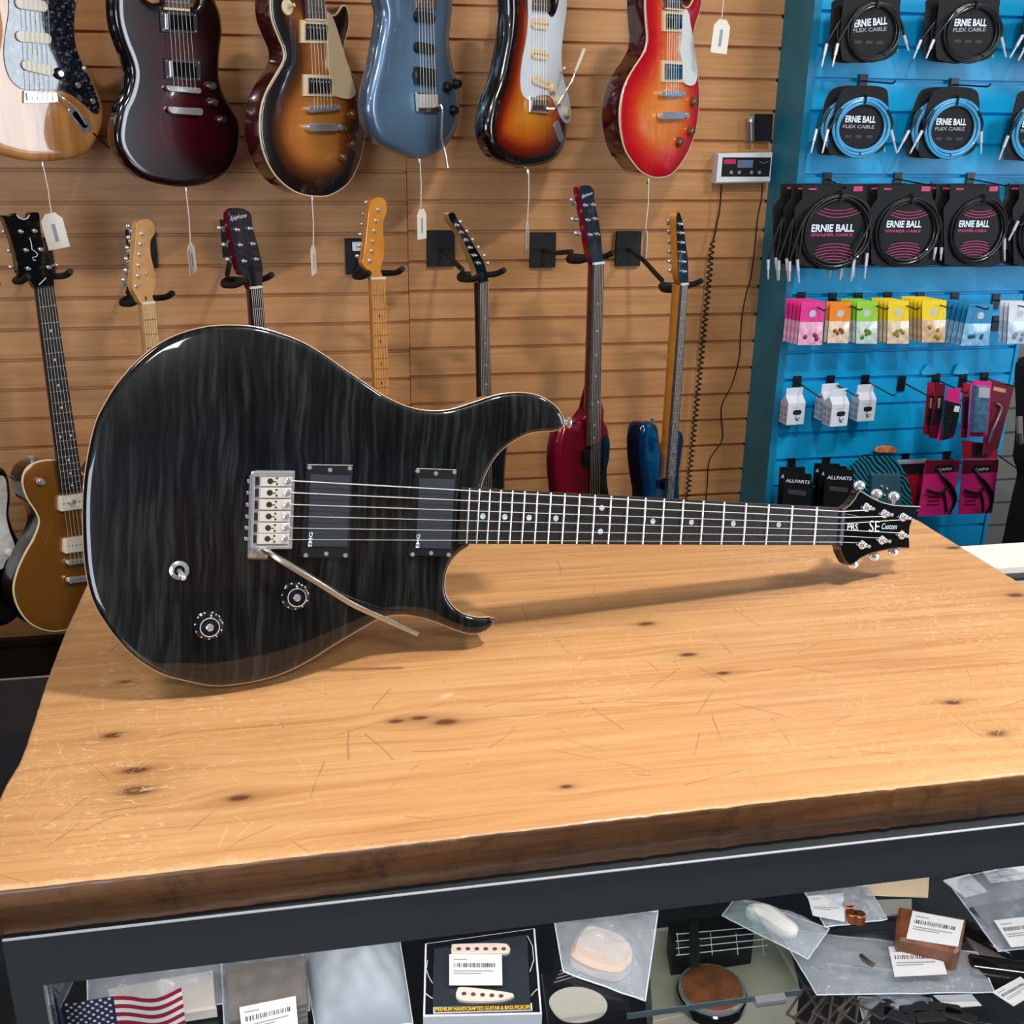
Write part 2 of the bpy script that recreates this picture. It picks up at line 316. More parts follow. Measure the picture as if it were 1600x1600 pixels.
KNOTS = [tuple(onz(x, y, .9932)[:2])+(r,) for x, y, r in ((177, 1149, .007), (212, 1204, .008), (215, 1236, .010), (374, 1247, .007), (655, 1122, .005), (618, 1127, .005), (697, 1128, .008), (1075, 1023, .007), (1130, 1052, .005),
         (1488, 1098, .006), (1558, 1146, .007), (1490, 856, .007), (1587, 930, .008), (885, 1229, .004), (1010, 975, .007), (196, 1065, .004))]
slab_top = worn_pine('worn pine'); slab_side = worn_pine('grubby shaded pine edge', False)  # the side colour is darkened for shade as well as grime
def slat_wood():
    M = NT('honey slat board', rough=.5); tc = M.n('TexCoord').outputs['Object']
    mp = M.n('Mapping', {'Vector': tc, 'Scale': (2.2, 2, 60)}).outputs[0]; g = M.n('TexNoise', {'Vector': mp, 'Scale': 1.2, 'Detail': 6, 'Roughness': .6, 'Distortion': .4}).outputs[0]
    col = M.ramp(g, [(.25, (182, 124, 74)), (.5, (202, 144, 90)), (.75, (214, 158, 104))])
    z = M.math('FLOOR', M.math('MULTIPLY', M.math('SUBTRACT', M.n('SeparateXYZ', {0: tc}).outputs[2], 1.7552), 1/.0762))
    wn = M.n('TexWhiteNoise', {'W': z}, noise_dimensions='1D').outputs[0]; col = M.mix(M.math('MULTIPLY', wn, .28), col, (178, 120, 72))
    return M.out(col, None, g, .1)
slat_tan = slat_wood()
blue_face = mat('sky blue paint', (6, 164, 222), .42, var=.08, bscale=9); teal = mat('dark teal paint', (26, 134, 166), .5, var=.1, bscale=9)
greyw = mat('grey wall paint', (120, 118, 112), .7)
def flame_black():
    M = NT('black flamed maple', rough=.3, coat=1, spec=.15); tc = M.n('TexCoord').outputs['Object']
    ns = M.n('TexNoise', {'Vector': tc, 'Scale': 9, 'Detail': 2}).outputs['Color']; ad = M.n('VectorMath', {0: tc, 1: M.n('VectorMath', {0: ns, 'Scale': .022}, operation='SCALE').outputs[0]}).outputs[0]
    a = M.n('TexNoise', {'Vector': M.n('Mapping', {'Vector': ad, 'Scale': (175, 11, 1)}).outputs[0], 'Scale': 1, 'Detail': 4, 'Roughness': .6}).outputs[0]
    b = M.n('TexNoise', {'Vector': M.n('Mapping', {'Vector': tc, 'Scale': (26, 5, 1)}).outputs[0], 'Scale': 1, 'Detail': 3}).outputs[0]
    col = M.ramp(M.math('ADD', M.math('MULTIPLY', a, .65), M.math('MULTIPLY', b, .35)), [(.38, (6, 6, 7)), (.5, (18, 19, 19)), (.64, (42, 43, 43))])
    return M.out(col)
flame = flame_black(); side_black = mat('black stained mahogany', (17, 12, 11), .15, coat=1)
def burst(name, stops, scale=1, flame_=False, rough=.2, metal=0):
    M = NT(name, rough=rough, coat=1, metal=metal); e = M.n('Attribute', attribute_name='ed').outputs['Fac']
    tc = M.n('TexCoord').outputs['Object']; n = M.n('TexNoise', {'Vector': M.n('Mapping', {'Vector': tc, 'Scale': (12, 60, 1) if flame_ else (70, 5, 1)}).outputs[0], 'Scale': 1, 'Detail': 3, 'Distortion': .5}).outputs[0]
    f = M.math('MULTIPLY', e, 1/.16); col = M.ramp(f, stops); col = M.mix(M.math('MULTIPLY', M.ramp(n, [(.35, (0, 0, 0)), (.65, (255, 255, 255))]), .3), col, M.mix(.45, col, (60, 30, 8)))
    return M.out(col)

# ---------------------------------------------------------------- the room
XL, XR, YB, YF, ZC = -3.0, 4.0, -3.4, 2.872, 3.0
BX0, BX1, BY = 1.248, 1.967, 2.705
Z0 = 1.7552; SP = .0762
def slats(name, m, x0, x1, Y, z0, z1, off=0, back=.03, dark=None):
    mb = MB(); g = .0042; dp = .011; ks = range(int(math.floor((Z0+off-z1)/SP))-1, int((Z0+off-z0)/SP)+2)
    prof = []
    zs = sorted([Z0+off-SP*k for k in ks if z0+.01 < Z0+off-SP*k < z1-.01])
    prof.append((Y, z0))
    for z in zs: prof += [(Y, z-g), (Y+.002, z-g+.0005), (Y+dp, z-g+.0005), (Y+dp, z+g), (Y+.0015, z+g), (Y, z+g+.0012)]
    prof.append((Y, z1)); n = len(prof)
    V = [(x, y, z) for x in (x0, x1) for y, z in prof]+[(x, Y+back, z) for x in (x0, x1) for z in (z0, z1)]
    Fc = [(i, n+i, n+i+1, i+1) for i in range(n-1)]; b = 2*n
    Fc += [(b, b+1, b+3, b+2), (0, b, b+2, n), (n-1, 2*n-1, b+3, b+1)]
    Fc += [tuple(range(n))+(b+1, b), tuple(range(2*n-1, n-1, -1))+(b+2, b+3)]
    mb.add(V, Fc); return struct(mb.build(name, m, smooth=0))
slats('wall_back', slat_tan, .274, BX0, YF, .15, ZC)
slats('wall_back_left', slat_tan, XL, .2725, YF, .15, ZC, -.004)
struct(MB().box(XL, XR, YF+.03, YF+.1, 0, ZC).build('wall_back_core', mat('dark core', (40, 30, 24), .8), smooth=0))
slats('wall_back_right', greyw, BX1+.002, XR, YF, .0, ZC)
struct(MB().box(XL, BX0, YF-.012, YF+.03, .0, .132).box(XL, BX0, YF-.02, YF+.03, .132, .15).build('baseboard_back', mat('dark brown wood', (46, 28, 18), .6), smooth=0))
slats('wall_blue', blue_face, BX0+.012, BX1-.012, BY, .32, ZC, back=.15)
struct(MB().box(BX0, BX0+.011, BY, YF, .0, ZC).build('trim_1', teal, smooth=0)); struct(MB().box(BX0, BX0+.02, BY-.008, BY-.0005, .0, ZC).build('trim_6', mat('mid blue paint', (10, 128, 170), .45), smooth=0))
struct(MB().box(BX1-.011, BX1, BY-.004, YF, .0, ZC).build('trim_2', blue_face, smooth=0))
struct(MB().box(BX0+.012, BX1-.012, BY+.01, BY+.14, 0, .319).build('trim_3', mat('black kick board', (12, 12, 14), .7), smooth=0))
struct(MB().box(XL-.1, XR+.1, YB-.1, YF+.1, -.1, 0).build('floor', mat('black carpet', (22, 22, 24), .9, bump=.5, bscale=400, var=.2), smooth=0))
struct(MB().box(XL-.1, XR+.1, YB-.1, YF+.1, ZC, ZC+.1).build('ceiling', mat('ceiling tile', (112, 110, 106), .9, var=.05), smooth=0))
rear = mat('charcoal wall paint', (44, 44, 46), .8); warm = mat('brown wall board', (120, 78, 58), .7); navy = mat('navy wall paint', (40, 70, 120), .7)
struct(MB().box(XL-.1, XL, YB, YF, 0, ZC).build('wall_left', rear, smooth=0))
# right wall with a shop window, rear wall with a window at the left
struct(MB().box(XR, XR+.1, YB, YF, 0, .6).box(XR, XR+.1, YB, YF, 2.65, ZC).box(XR, XR+.1, YB, -.95, .6, 2.65).box(XR, XR+.1, .6, YF, .6, 2.65).build('wall_right', rear, smooth=0))
struct(MB().box(XL, XR, YB-.1, YB, 0, .6).box(XL, XR, YB-.1, YB, 2.65, ZC).box(XL, -2.6, YB-.1, YB, .6, 2.65).box(-.8, XR, YB-.1, YB, .6, 2.65).build('wall_rear', rear, smooth=0))
struct(MB().box(-.5, 3.6, YB, YB+.02, 1.95, 2.35).build('trim_4', navy, smooth=0)); struct(MB().box(-.5, 3.6, YB, YB+.02, 1.35, 1.95).build('trim_5', warm, smooth=0))
fr_m = mat('aluminium frame', (150, 152, 155), .4, .8); glass = sheet_glass('window glass')
def window(n, ax, p, a0, a1):
    mb = MB(); g = MB(); k = 4
    def bx(m_, a, b, z0, z1, t):
        m_.box(p-t, p+t, a, b, z0, z1) if ax == 'x' else m_.box(a, b, p-t, p+t, z0, z1)
    bx(mb, a0, a1, .6, .66, .03); bx(mb, a0, a1, 2.59, 2.65, .03)
    for i in range(k+1): c = a0+(a1-a0)*i/k; c = min(max(c, a0+.025), a1-.025); bx(mb, c-.025, c+.025, .66, 2.59, .03)
    o = struct(mb.build('window_%d' % n, fr_m, smooth=0)); bx(g, a0+.05, a1-.05, .66, 2.59, .003); g.build('glass_pane', glass, o, smooth=0)
window(1, 'x', XR+.05, -.95, .6); window(2, 'y', YB-.05, -2.6, -.8)
lampm = mat('lamp diffuser', (255, 250, 240), .5, emit=2.5)
for i, (x, y, wd) in enumerate(((KEY[0], KEY[1], .22), (-1.2, .9, .5), (2.1, 1.0, .5), (.2, -1.6, .5))):
    t = thing('ceiling_lamp', ('square ceiling lamp above the wooden counter', 'square ceiling lamp towards the left wall', 'square ceiling lamp towards the blue display wall', 'square ceiling lamp behind the viewpoint')[i], 'lamp', loc=(x, y, ZC))
    h = wd/2; MB().box(-h-.03, h+.03, -h-.03, -h, -.05, 0).box(-h-.03, h+.03, h, h+.03, -.05, 0).box(-h-.03, -h, -h, h, -.05, 0).box(h, h+.03, -h, h, -.05, 0).build('lamp_frame', white, t, smooth=0)
    MB().box(-h, h, -h, h, -.045, -.04).build('diffuser', lampm, t, smooth=0)

# ---------------------------------------------------------------- counter: slab on a glazed display case
zt = .9932; KS = (CAM[2]-zt)/(CAM[2]-1)      # top of the slab; the corner points below were measured for a top at z = 1
slab = [(-.231, .677), (-.13, .6775), (0, .680), (.136, .682), (.346, .685), (.575, .686), (.70, .687), (.80, .688), (.833, .70), (.832, .90), (.822, 1.044), (.817, 1.163), (.814, 1.262), (.81, 1.285), (.5, 1.290), (.1, 1.286), (-.2, 1.283), (-.258, 1.28),
        (-.262, 1.226), (-.2635, 1.094), (-.2605, .98), (-.2545, .868), (-.2545, .84), (-.2575, .815), (-.2595, .75), (-.260, .70), (-.252, .679)]
slab = [(x*KS, y*KS) for x, y in slab]
def edgewear(P, n=420):
    Q = spline(P, n); out = []
    for i, (x, y) in enumerate(Q):
        j = .0009*math.sin(i*.9)+.0007*math.sin(i*2.3+1)+rnd.uniform(-.0005, .0005); out.append((x+j*.6, y+j))
    return out
# straight outline, densely sampled and a little worn
SP_ = []
for a, b in zip(slab, slab[1:]+slab[:1]):
    k = max(1, int(math.dist(a, b)/.006))
    for i in range(k):
        f = i/k; j = rnd.uniform(-.0004, .0004)+(-.0012 if rnd.random() < .03 else 0); SP_.append((a[0]+(b[0]-a[0])*f+j*.5, a[1]+(b[1]-a[1])*f+j))
P = ccw(np.array(SP_)); n = len(P); t = np.roll(P, -2, 0)-np.roll(P, 2, 0); t /= np.linalg.norm(t, axis=1)[:, None]; nr = np.stack([-t[:, 1], t[:, 0]], 1)
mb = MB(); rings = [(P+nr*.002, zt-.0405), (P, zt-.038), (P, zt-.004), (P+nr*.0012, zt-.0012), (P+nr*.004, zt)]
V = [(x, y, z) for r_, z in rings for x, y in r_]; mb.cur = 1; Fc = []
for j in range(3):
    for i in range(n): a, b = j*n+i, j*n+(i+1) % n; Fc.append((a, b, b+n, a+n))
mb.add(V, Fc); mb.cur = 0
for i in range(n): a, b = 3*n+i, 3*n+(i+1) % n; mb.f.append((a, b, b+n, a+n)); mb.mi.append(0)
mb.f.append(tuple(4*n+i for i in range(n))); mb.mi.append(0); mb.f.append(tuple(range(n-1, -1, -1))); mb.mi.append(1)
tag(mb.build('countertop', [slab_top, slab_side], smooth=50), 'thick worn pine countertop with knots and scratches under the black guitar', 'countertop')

frame_m = mat('black anodised metal', (66, 69, 72), .4, .35, bump=.05, bscale=300)
case = thing('display_case', 'black framed glass display case under the pine countertop', 'display case', loc=(.28, .98, 0))
cx, cy = .28, .98
CX0, CX1, CY0, CY1, CT = -.238-cx, .815-cx, .686-cy, 1.28-cy, zt-.0425
mbx = lambda *a: MB().box(*a)
mbx(CX0, CX1, CY0, CY0+.02, CT-.046, CT).build('front_rail', frame_m, case, smooth=0)
mbx(CX0+.001, CX1, CY0-.0022, CY0, CT-.0006, CT+.0002).build('rail_edge', mat('pale metal edge', (214, 216, 220), .4, .3), case, 'bright top edge of the rail', smooth=0)  # thin pale strip along the top of the rail
MB().box(CX0, CX0+.02, CY0+.02, CY1, CT-.04, CT).build('side_rail', frame_m, case, smooth=0)
MB().box(CX1-.02, CX1, CY0+.02, CY1, CT-.04, CT).build('side_rail', frame_m, case, smooth=0)
MB().box(CX0+.02, CX1-.02, CY1-.02, CY1, CT-.04, CT).build('back_rail', frame_m, case, smooth=0)
for x in (CX0, CX1-.022):
    for y in (CY0, CY1-.022): mbx(x, x+.022, y, y+.022, .12, CT-.046).build('post', frame_m, case, smooth=0)
mbx(CX0+.022, CX0+.024, CY0+.0012, CY0+.004, .12, CT-.046).build('post_trim', chrome, case, smooth=0)
mbx(CX0+.024, CX1-.022, CY0+.008, CY0+.013, .12, CT-.03).build('front_glass', glass, case, smooth=0)
mbx(CX0+.006, CX0+.01, CY0+.022, CY1-.022, .12, CT-.03).build('side_glass', glass, case, smooth=0)
mbx(CX1-.01, CX1-.006, CY0+.022, CY1-.022, .12, CT-.03).build('side_glass', glass, case, smooth=0)
mbx(CX0+.022, CX1-.022, CY1-.016, CY1-.01, .12, CT-.03).build('back_panel', mat('dark laminate', (44, 46, 52), .6), case, smooth=0)
mbx(CX0, CX1, CY0, CY1, 0, .12).build('plinth', frame_m, case, smooth=0)
shelf_glass = sheet_glass('shelf glass', (.93, .98, .96)); SZ = .777
mbx(CX0+.026, .41-cx, .708-cy, CY1-.02, SZ-.006, SZ).build('shelf', shelf_glass, case, 'clear glass shelf', smooth=0)
mbx(CX0+.026, .41-cx, .707-cy, .708-cy, SZ-.006, SZ).build('shelf_edge', mat('glass edge', (86, 104, 110), .2), case, smooth=0)
LZ = .60
mbx(CX0+.026, CX1-.026, .708-cy, CY1-.02, LZ-.02, LZ).build('lower_shelf', mat('navy felt', (22, 26, 36), .8), case, smooth=0)
q = ony(1200, 1560, .708)
MB().tube([(q[0]-cx-.014, .705-cy, SZ-.004), (q[0]-cx+.014, .705-cy, SZ-.004)], .005, 10).build('shelf_clip', chrome, case, 'chrome shelf clip')
tube = MB().tube([(CX0+.05, .710-cy, .943), (CX1-.05, .710-cy, .943)], .004, 8).build('added_light_tube', mat('added tube lamp', (255, 252, 246), .5, emit=2), case, 'glowing added tube lamp')
area('added_case_light', (cx, .709, .937), (cx, .86, .6), .94, .012, 1.5, (1, .98, .95))  # tube and lamp added out of sight behind the rail to light the goods

# ---------------------------------------------------------------- the black guitar on the counter
gR = np.array([[0.97754, -0.18762, 0.09602], [0.1567, 0.95165, 0.2642], [-0.14094, -0.24322, 0.95968]]); gT = np.array([0.5956, 1.0806, 1.0729])
BH = .011                                   # body top lies this far behind the fret plane
U_, N_, V_ = gR[:, 0], -gR[:, 1], gR[:, 2]
G = Pl(gT-N_*BH, U_, V_, N_); gx, gy = G.l(300, 1070); G.O = G.O+U_*gx+V_*gy
g = thing('electric_guitar', 'black flame-top electric guitar standing on its edge on the pine countertop', 'guitar', G)
OUT = [(131, 762), (139, 705), (150, 660), (162, 635), (182, 602), (212, 567), (245, 540), (280, 522), (320, 511), (357, 508), (395, 510), (432, 519), (470, 533), (505, 553), (545, 581), (579, 604), (605, 621), (635, 634.5), (665, 641.5), (700, 641), (737, 630.6), (775, 618), (805, 613.7), (828, 614.7), (850, 621), (869, 634), (879, 647),
       (883, 660), (879, 669.5), (865, 673.2), (846, 674), (827, 677.5), (809, 686), (794, 696), (780, 709), (769, 724), (760, 741), (754, 757), (748, 790), (742, 825), (734, 852), (720, 862), (707, 876), (699, 893), (696, 913), (698, 930), (704, 942), (715, 954), (730, 962), (750, 966), (768, 965.5), (774, 970), (768, 980), (755, 988.5), (737, 991), (715, 985), (682, 972), (657, 964.5), (630, 961),
       (605, 963.5), (587, 970.5), (557, 988), (520, 1010), (492, 1028), (454, 1048), (417, 1061), (370, 1070), (332, 1072), (295, 1065), (257, 1055), (220, 1034), (194, 1011), (167, 976), (147, 941), (135, 895), (130, 830)]
gb, gout = body('body', G.ls(OUT), .044, flame, side_black, g, rnd_=.003, arch=.005, grid=.006, N=260)
MB().tube([(x, y, -.0042) for x, y in gout], .0010, 6, closed=True).build('binding', mat('natural maple binding', (196, 156, 122), .3, coat=.6), g)
def gl(x, y, h=BH): return G.l(x, y, h)
fl = lambda n_: .635*(1-2**(-n_/12))
nut = (gl(1314.2, 823)[0], gl(1314.2, 823)[1])         # nut centre at fret-plane height; the neck runs along -u
FW = lambda d: .0218+(.0283-.0218)*d/.457
q0 = nut[0]; v0 = nut[1]; ed = fl(22)+.008
fb = MB().prism([(q0, v0+FW(0)), (q0, v0-FW(0)), (q0-ed, v0-FW(ed)), (q0-ed, v0+FW(ed))], BH-.007, BH-.001, .0004).build('fretboard', ebony, g)
for i in range(1, 23):
    x = q0-fl(i); MB().tube([(x, v0-FW(fl(i))+.0006, BH-.0009), (x, v0, BH-.0004), (x, v0+FW(fl(i))-.0006, BH-.0009)], .0013, 6).build('fret', fret_m, fb)
for i, ks in ((3, (0,)), (5, (0,)), (7, (0,)), (9, (0,)), (12, (-.0125, .0125)), (15, (0,)), (17, (0,)), (19, (0,)), (21, (0,))):
    x = q0-(fl(i)+fl(i-1))/2
    for k in ks: MB().cyl(x, v0+k, .0031, BH-.002, BH-.0007).build('inlay', pearl, fb)
# neck back: a half-round beam
secs = []
for d in np.linspace(-.004, fl(19), 14):
    ww = FW(d)-.0003; dp = .0145+.004*max(0, d)/.4; secs.append([(q0-d, v0+ww*math.cos(a), BH-.0068-dp*max(0, math.sin(a))**.8) for a in np.linspace(0, math.pi, 13)])
mb = MB(); k = 13; mb.add([p for s_ in secs for p in s_], [(i*k+j, i*k+j+1, (i+1)*k+j+1, (i+1)*k+j) for i in range(13) for j in range(12)]+[tuple(range(k)), tuple(13*k+j for j in range(k-1, -1, -1))]+[(i*k+12, i*k, (i+1)*k, (i+1)*k+12) for i in range(13)])
mb.build('neck', side_black, g)
MB().rrect(q0-fl(19.5), v0, .075, .052, -.036, BH-.008, .006, bev=.002).build('neck_heel', side_black, g)
MB().box(q0-.001, q0+.0035, v0-.0215, v0+.0215, BH-.007, BH+.0012).build('nut', mat('graphite nut', (60, 66, 78), .4), g, 'grey graphite nut')
HD = [(1317.5, 796), (1328.5, 788.5), (1336, 779.5), (1340, 770.5), (1345, 766.6), (1354, 772), (1364.5, 778), (1378, 784), (1394.5, 788.5), (1412.5, 790), (1439, 791), (1433.5, 799), (1427.5, 809.5), (1423, 823), (1421.5, 838), (1422, 857), (1405, 857), (1390, 859), (1375, 862), (1358, 867), (1345, 873), (1337, 880), (1330, 884), (1323, 881), (1318, 873), (1314, 864), (1311.5, 853)]
HH = BH-.006
hp = G.ls(HD, HH); hs = [hp[0]]
hd = MB().prism([tuple(p) for p in hp], HH-.0135, HH, .0016).build('headstock', blackg, g, smooth=25)
hpl = [gl(x, y, HH) for x, y in ((1347, 766),)]
for ab in (((1319, 796), (1329, 788.5), (1336.5, 779.5), (1340.5, 771), (1345, 767.6), (1354, 773), (1364.5, 779), (1378, 785), (1394.5, 789.3), (1412.5, 790.8), (1438, 791.6)), ):
    MB().tube([(*gl(x, y, HH), HH-.0003) for x, y in ab], .0005, 6).build('edge_line', mat('silver edge', (200, 205, 210), .3, .6), hd)
PO = [(1354, 793), (1382, 803), (1411, 808), (1347, 851.5), (1378, 844), (1409, 836)]
SC = [(1364.5, 795), (1393.5, 804.5), (1422, 810), (1358, 854), (1390, 846), (1419.5, 838.5)]
KE = [(1343, 757, 1), (1370, 770, 1), (1397, 774, 1), (1333, 883, -1), (1366, 871, -1), (1396, 864, -1)]
tp = []
for (x, y), (sx, sy), (kx, ky, sd) in zip(PO, SC, KE):
    a = gl(x, y, HH); b = gl(sx, sy, HH); c = gl(kx, ky, HH-.018); tp.append(a)
    t_ = MB().lathe(*a, [(.0052, HH), (.0052, HH+.0006), (.004, HH+.0016), (.0026, HH+.0018), (.0026, HH+.0075), (.002, HH+.008)], 18).build('tuner', chrome, g)
    MB().cyl(*b, .0021, HH, HH+.0012, 12).build('tuner_screw', chrome, t_)
    mb = MB().rrect(*a, .016, .013, HH-.027, HH-.0136, .003, bev=.001); mb.tube([(a[0], a[1], HH-.02), (c[0], c[1]-sd*.003, HH-.018)], .0022, 8); mb.build('gearbox', chrome, t_)
    MB().ball((c[0], c[1]-sd*.001, HH-.018), (.0085, .006, .0035), 16, 10).build('tuner_button', chrome, t_)
# strings
SAD = [(452.5, 751), (451.5, 769.5), (450.5, 788), (449.5, 806.5), (448.5, 825), (447, 843)]
NY = np.linspace(.0178, -.0178, 6); gauge = [.00062, .00052, .00044, .00034, .0003, .00026]
order = [0, 1, 2, 5, 4, 3]
for i in range(6):
    a = gl(*SAD[i], BH+.002); k = order[i]; b = (q0, v0+NY[i]); p = tp[k]
    MB().tube([(a[0]-.006, a[1], BH-.003), (a[0], a[1], BH+.0022), (b[0], b[1], BH+.0012), (p[0], p[1]+(.0026 if i > 2 else -.0026), HH+.004)], gauge[i]*.95, 6).build('string', string_m, g)
MB().tube([(*gl(1322, 803, HH), HH+.0004), (*gl(1334, 805, HH), HH+.0004), (*gl(1344, 808, HH), HH+.0004)], .0002, 4).build('truss_cover_line', steel, hd)
wt = mat('silver white print', (222, 230, 240), .4)
text('PRS', gl(1323.5, 828.5, HH), gl(1340, 828.5, HH), .0078, wt, hd, HH+.0004, off=.012)
text('SE', gl(1357, 831, HH), gl(1373.5, 831.5, HH), .0135, wt, hd, HH+.0004)
text('Custom', gl(1377, 826.5, HH), gl(1401, 827, HH), .0068, wt, hd, HH+.0004, shear=.35)
# bridge
B1 = [(401, 735), (461, 735.5), (456.5, 857), (426, 857.5), (420, 862), (418.5, 871), (387, 871), (390, 745), (394, 737)]
br = MB().prism(G.ls(B1, .0075), .0045, .0085, .0008).build('bridge', chrome, g)
MB().prism(G.ls([(388, 862), (419, 863), (417, 873), (387, 873)], .004), .001, .0075).build('block_edge', mat('copper edge', (150, 105, 70), .4, .5), br, 'copper toned edge')
MB().prism(G.ls([(397, 738), (459, 738), (457, 743.5), (397, 744)], .0135), .0085, .0135, .0006).build('top_flange', chrome, br)
MB().prism(G.ls([(393, 744), (399, 744), (395, 856), (390, 856)], .012), .0085, .0125, .0006).build('rear_flange', chrome, br)
MB().prism(G.ls([(398, 853), (456, 853), (455, 858), (398, 858)], .012), .0085, .012, .0006).build('lower_flange', chrome, br)
for i, y in enumerate((752, 770, 788.5, 807, 825, 842)):
    x0 = 408-i*.9; sd = MB().prism(G.ls([(x0, y-8), (x0+49, y-8), (x0+47.5, y+8), (x0-.5, y+8)], .012), .0086, .0122, .0005).build('saddle', steel, br)
    MB().cyl(*G.l(x0+14.5, y, .0123), .0030, .0118, .0124, 14).cyl(*G.l(x0+25, y-4.5, .0123), .0011, .0118, .01245, 8).cyl(*G.l(x0+25, y+4.5, .0123), .0011, .0118, .01245, 8).box(G.l(x0+14, y, .0123)[0], G.l(x0+24, y, .0123)[0], G.l(x0, y, .0123)[1]-.0005, G.l(x0, y, .0123)[1]+.0005, .0118, .01235).build('string_hole', inkb, sd)
    MB().lathe(*G.l(x0+42.5, y, .014), [(.0032, .0122), (.0032, .0138), (.002, .0143)], 14).build('roller', chrome, sd)
    MB().prism(G.ls([(x0-10, y-6), (x0-3, y-6), (x0-3, y+6), (x0-10, y+6)], .009), .0085, .0092).build('slot', inkb, sd); MB().cyl(*G.l(x0-19, y, .006), .0019, .002, .0065, 10).build('saddle_screw', chrome, sd)
ap = [G.l(411, 860, .012)+(.012,), G.l(420, 864, .02)+(.019,), G.l(440, 877, .024)+(.024,), G.l(500, 913, .026)+(.026,), G.l(538, 937, .026)+(.026,), G.l(560, 949, .026)+(.026,), G.l(600, 967, .026)+(.026,), G.l(653, 990.5, .026)+(.026,)]
ta = MB().tube(spline(ap, 40, False), .0026, 10).build('tremolo_arm', nickel, g); MB().lathe(*G.l(410, 860, .01), [(.0045, .008), (.0045, .011), (.003, .013)], 16).build('arm_collar', chrome, ta)
pk = mat('pickup cover', (42, 46, 54), .45)
for qd, cov, scr, tx in (([(480, 726), (551, 727), (545.5, 872), (470.5, 871)], [(485, 741), (547.5, 743.5), (542.5, 855), (480.5, 854)], [(484, 730.5), (516, 734.5), (547, 732), (478, 868), (510, 865.5), (540, 868)], ((487, 854), (489, 832))),
                         ([(651, 732), (713.5, 734), (704.5, 870), (641, 868)], [(655, 747.5), (710.5, 749), (705, 858), (649.5, 856)], [(653, 736), (681.5, 740), (710.5, 738), (645, 866.5), (674, 864.5), (701.5, 867)], ((655, 856), (656.5, 835)))):
    p = MB().prism(G.ls(qd, .007), .002, .0075, .0008).build('pickup_ring', blackp, g); c_ = MB().prism(G.ls(cov, .0085), .007, .009, .0007).build('pickup', pk, p)
    MB().tube([(*G.l(x, y, .0076), .0077) for x, y in (qd[0], qd[1])], .0003, 5).build('ring_highlight', steel, p)
    for s_ in scr: MB().lathe(*G.l(*s_, .0085), [(.0023, .0072), (.0021, .0082), (.0008, .0084)], 12).build('screw', chrome, p)
    text('EMG', G.l(*tx[0], .0092), G.l(*tx[1], .0092), .0036, wt, c_, .0093, off=.01)
knobm = mat('smoky black knob', (22, 24, 30), .1, coat=1)
for x, y in ((461, 931), (326, 977)):
    a = G.l(x, y, .006); kb = MB().lathe(*a, [(.0135, .003), (.0135, .006), (.0115, .008), (.0095, .015), (.0085, .017), (.005, .0172)], 28).build('knob', knobm, g)
    b = (a[0], a[1]); MB().lathe(*b, [(.0036, .0172), (.0034, .0182), (.001, .0188)], 16).build('knob_cap', chrome, kb)
    mb = MB(); mb.tube([(b[0]+.0086*math.cos(t_), b[1]+.0086*math.sin(t_), .0171) for t_ in np.linspace(0, 6.283, 33)[:-1]], .0005, 5, closed=True); mb.build('knob_ring', steel, kb)
    mb = MB()
    for i in range(11): t_ = 2*math.pi*i/11+.2; mb.ball((b[0]+.0125*math.cos(t_), b[1]+.0125*math.sin(t_), .0072), .00085, 6, 4)
    mb.build('number_marks', wt, kb)
a = G.l(280, 891, .004); sw = MB().lathe(*a, [(.0088, .003), (.0088, .005), (.0065, .0055), (.0065, .007), (.0048, .0072), (.0048, .004)], 24).build('toggle_switch', chrome, g)
MB().tube([(a[0], a[1], .004), (a[0]+.002, a[1]-.004, .019)], [.002, .0026], 10).ball((a[0]+.0022, a[1]-.0045, .0195), .0032, 12, 8).build('switch_tip', chrome, sw)
a = G.l(884, 660, -.02); MB().tube([(a[0]-.004, a[1], -.02), (a[0]+.001, a[1], -.02), (a[0]+.003, a[1], -.02), (a[0]+.0045, a[1], -.02)], [.003, .003, .0065, .006], 14).build('strap_button', chrome, g)
#PART2
# ---------------------------------------------------------------- hanging guitars
def hang(name, label, x, y, Y, yaw):
    pl = wallpl(x, y, Y, yaw); return pl, thing(name, label, 'guitar', pl)
def quad(pl, root, name, pts, h0, h1, m, bev=.0006, label=None): return MB().prism(pl.ls(pts, h1), h0, h1, bev).build(name, m, root, label)
def guard(pl, root, pts, m, h=.0022, n=120): return MB().prism(spline(pl.ls(pts, h), n), .0002, h, .0006).build('pickguard', m, root)
def kn(pl, root, x, y, m, r=.011, h=.014, base=.001, name='knob', cap=None):
    a = pl.l(x, y, base+h*.6); o = MB().lathe(*a, [(r*1.1, base), (r*1.05, base+h*.25), (r*.85, base+h*.85), (r*.75, base+h)], 18).build(name, m, root)
    if cap: MB().cyl(*a, r*.55, base+h, base+h+.0006, 14).build('knob_cap', cap, o)
    return o
def pu(pl, root, x0, y0, x1, y1, wd, m, h=.008, base=.002, pole=None, r=None, n=6):
    """single or double coil pickup with its long axis from (x0, y0) to (x1, y1)"""
    a = np.array(pl.l(x0, y0, h)); b = np.array(pl.l(x1, y1, h)); c = (a+b)/2; L = np.linalg.norm(b-a); an = math.degrees(math.atan2(b[1]-a[1], b[0]-a[0]))
    o = MB().rrect(*c, L, wd, base, h, r or wd*.48, an, bev=.0008).build('pickup', m, root)
    if pole:
        u = (b-a)/L; mb = MB()
        for k in range(n): q = c+u*((k-(n-1)/2)*.0102); mb.cyl(q[0], q[1], .0024, h-.001, h+.0006, 8)
        mb.build('pole_pieces', pole, o)
    return o
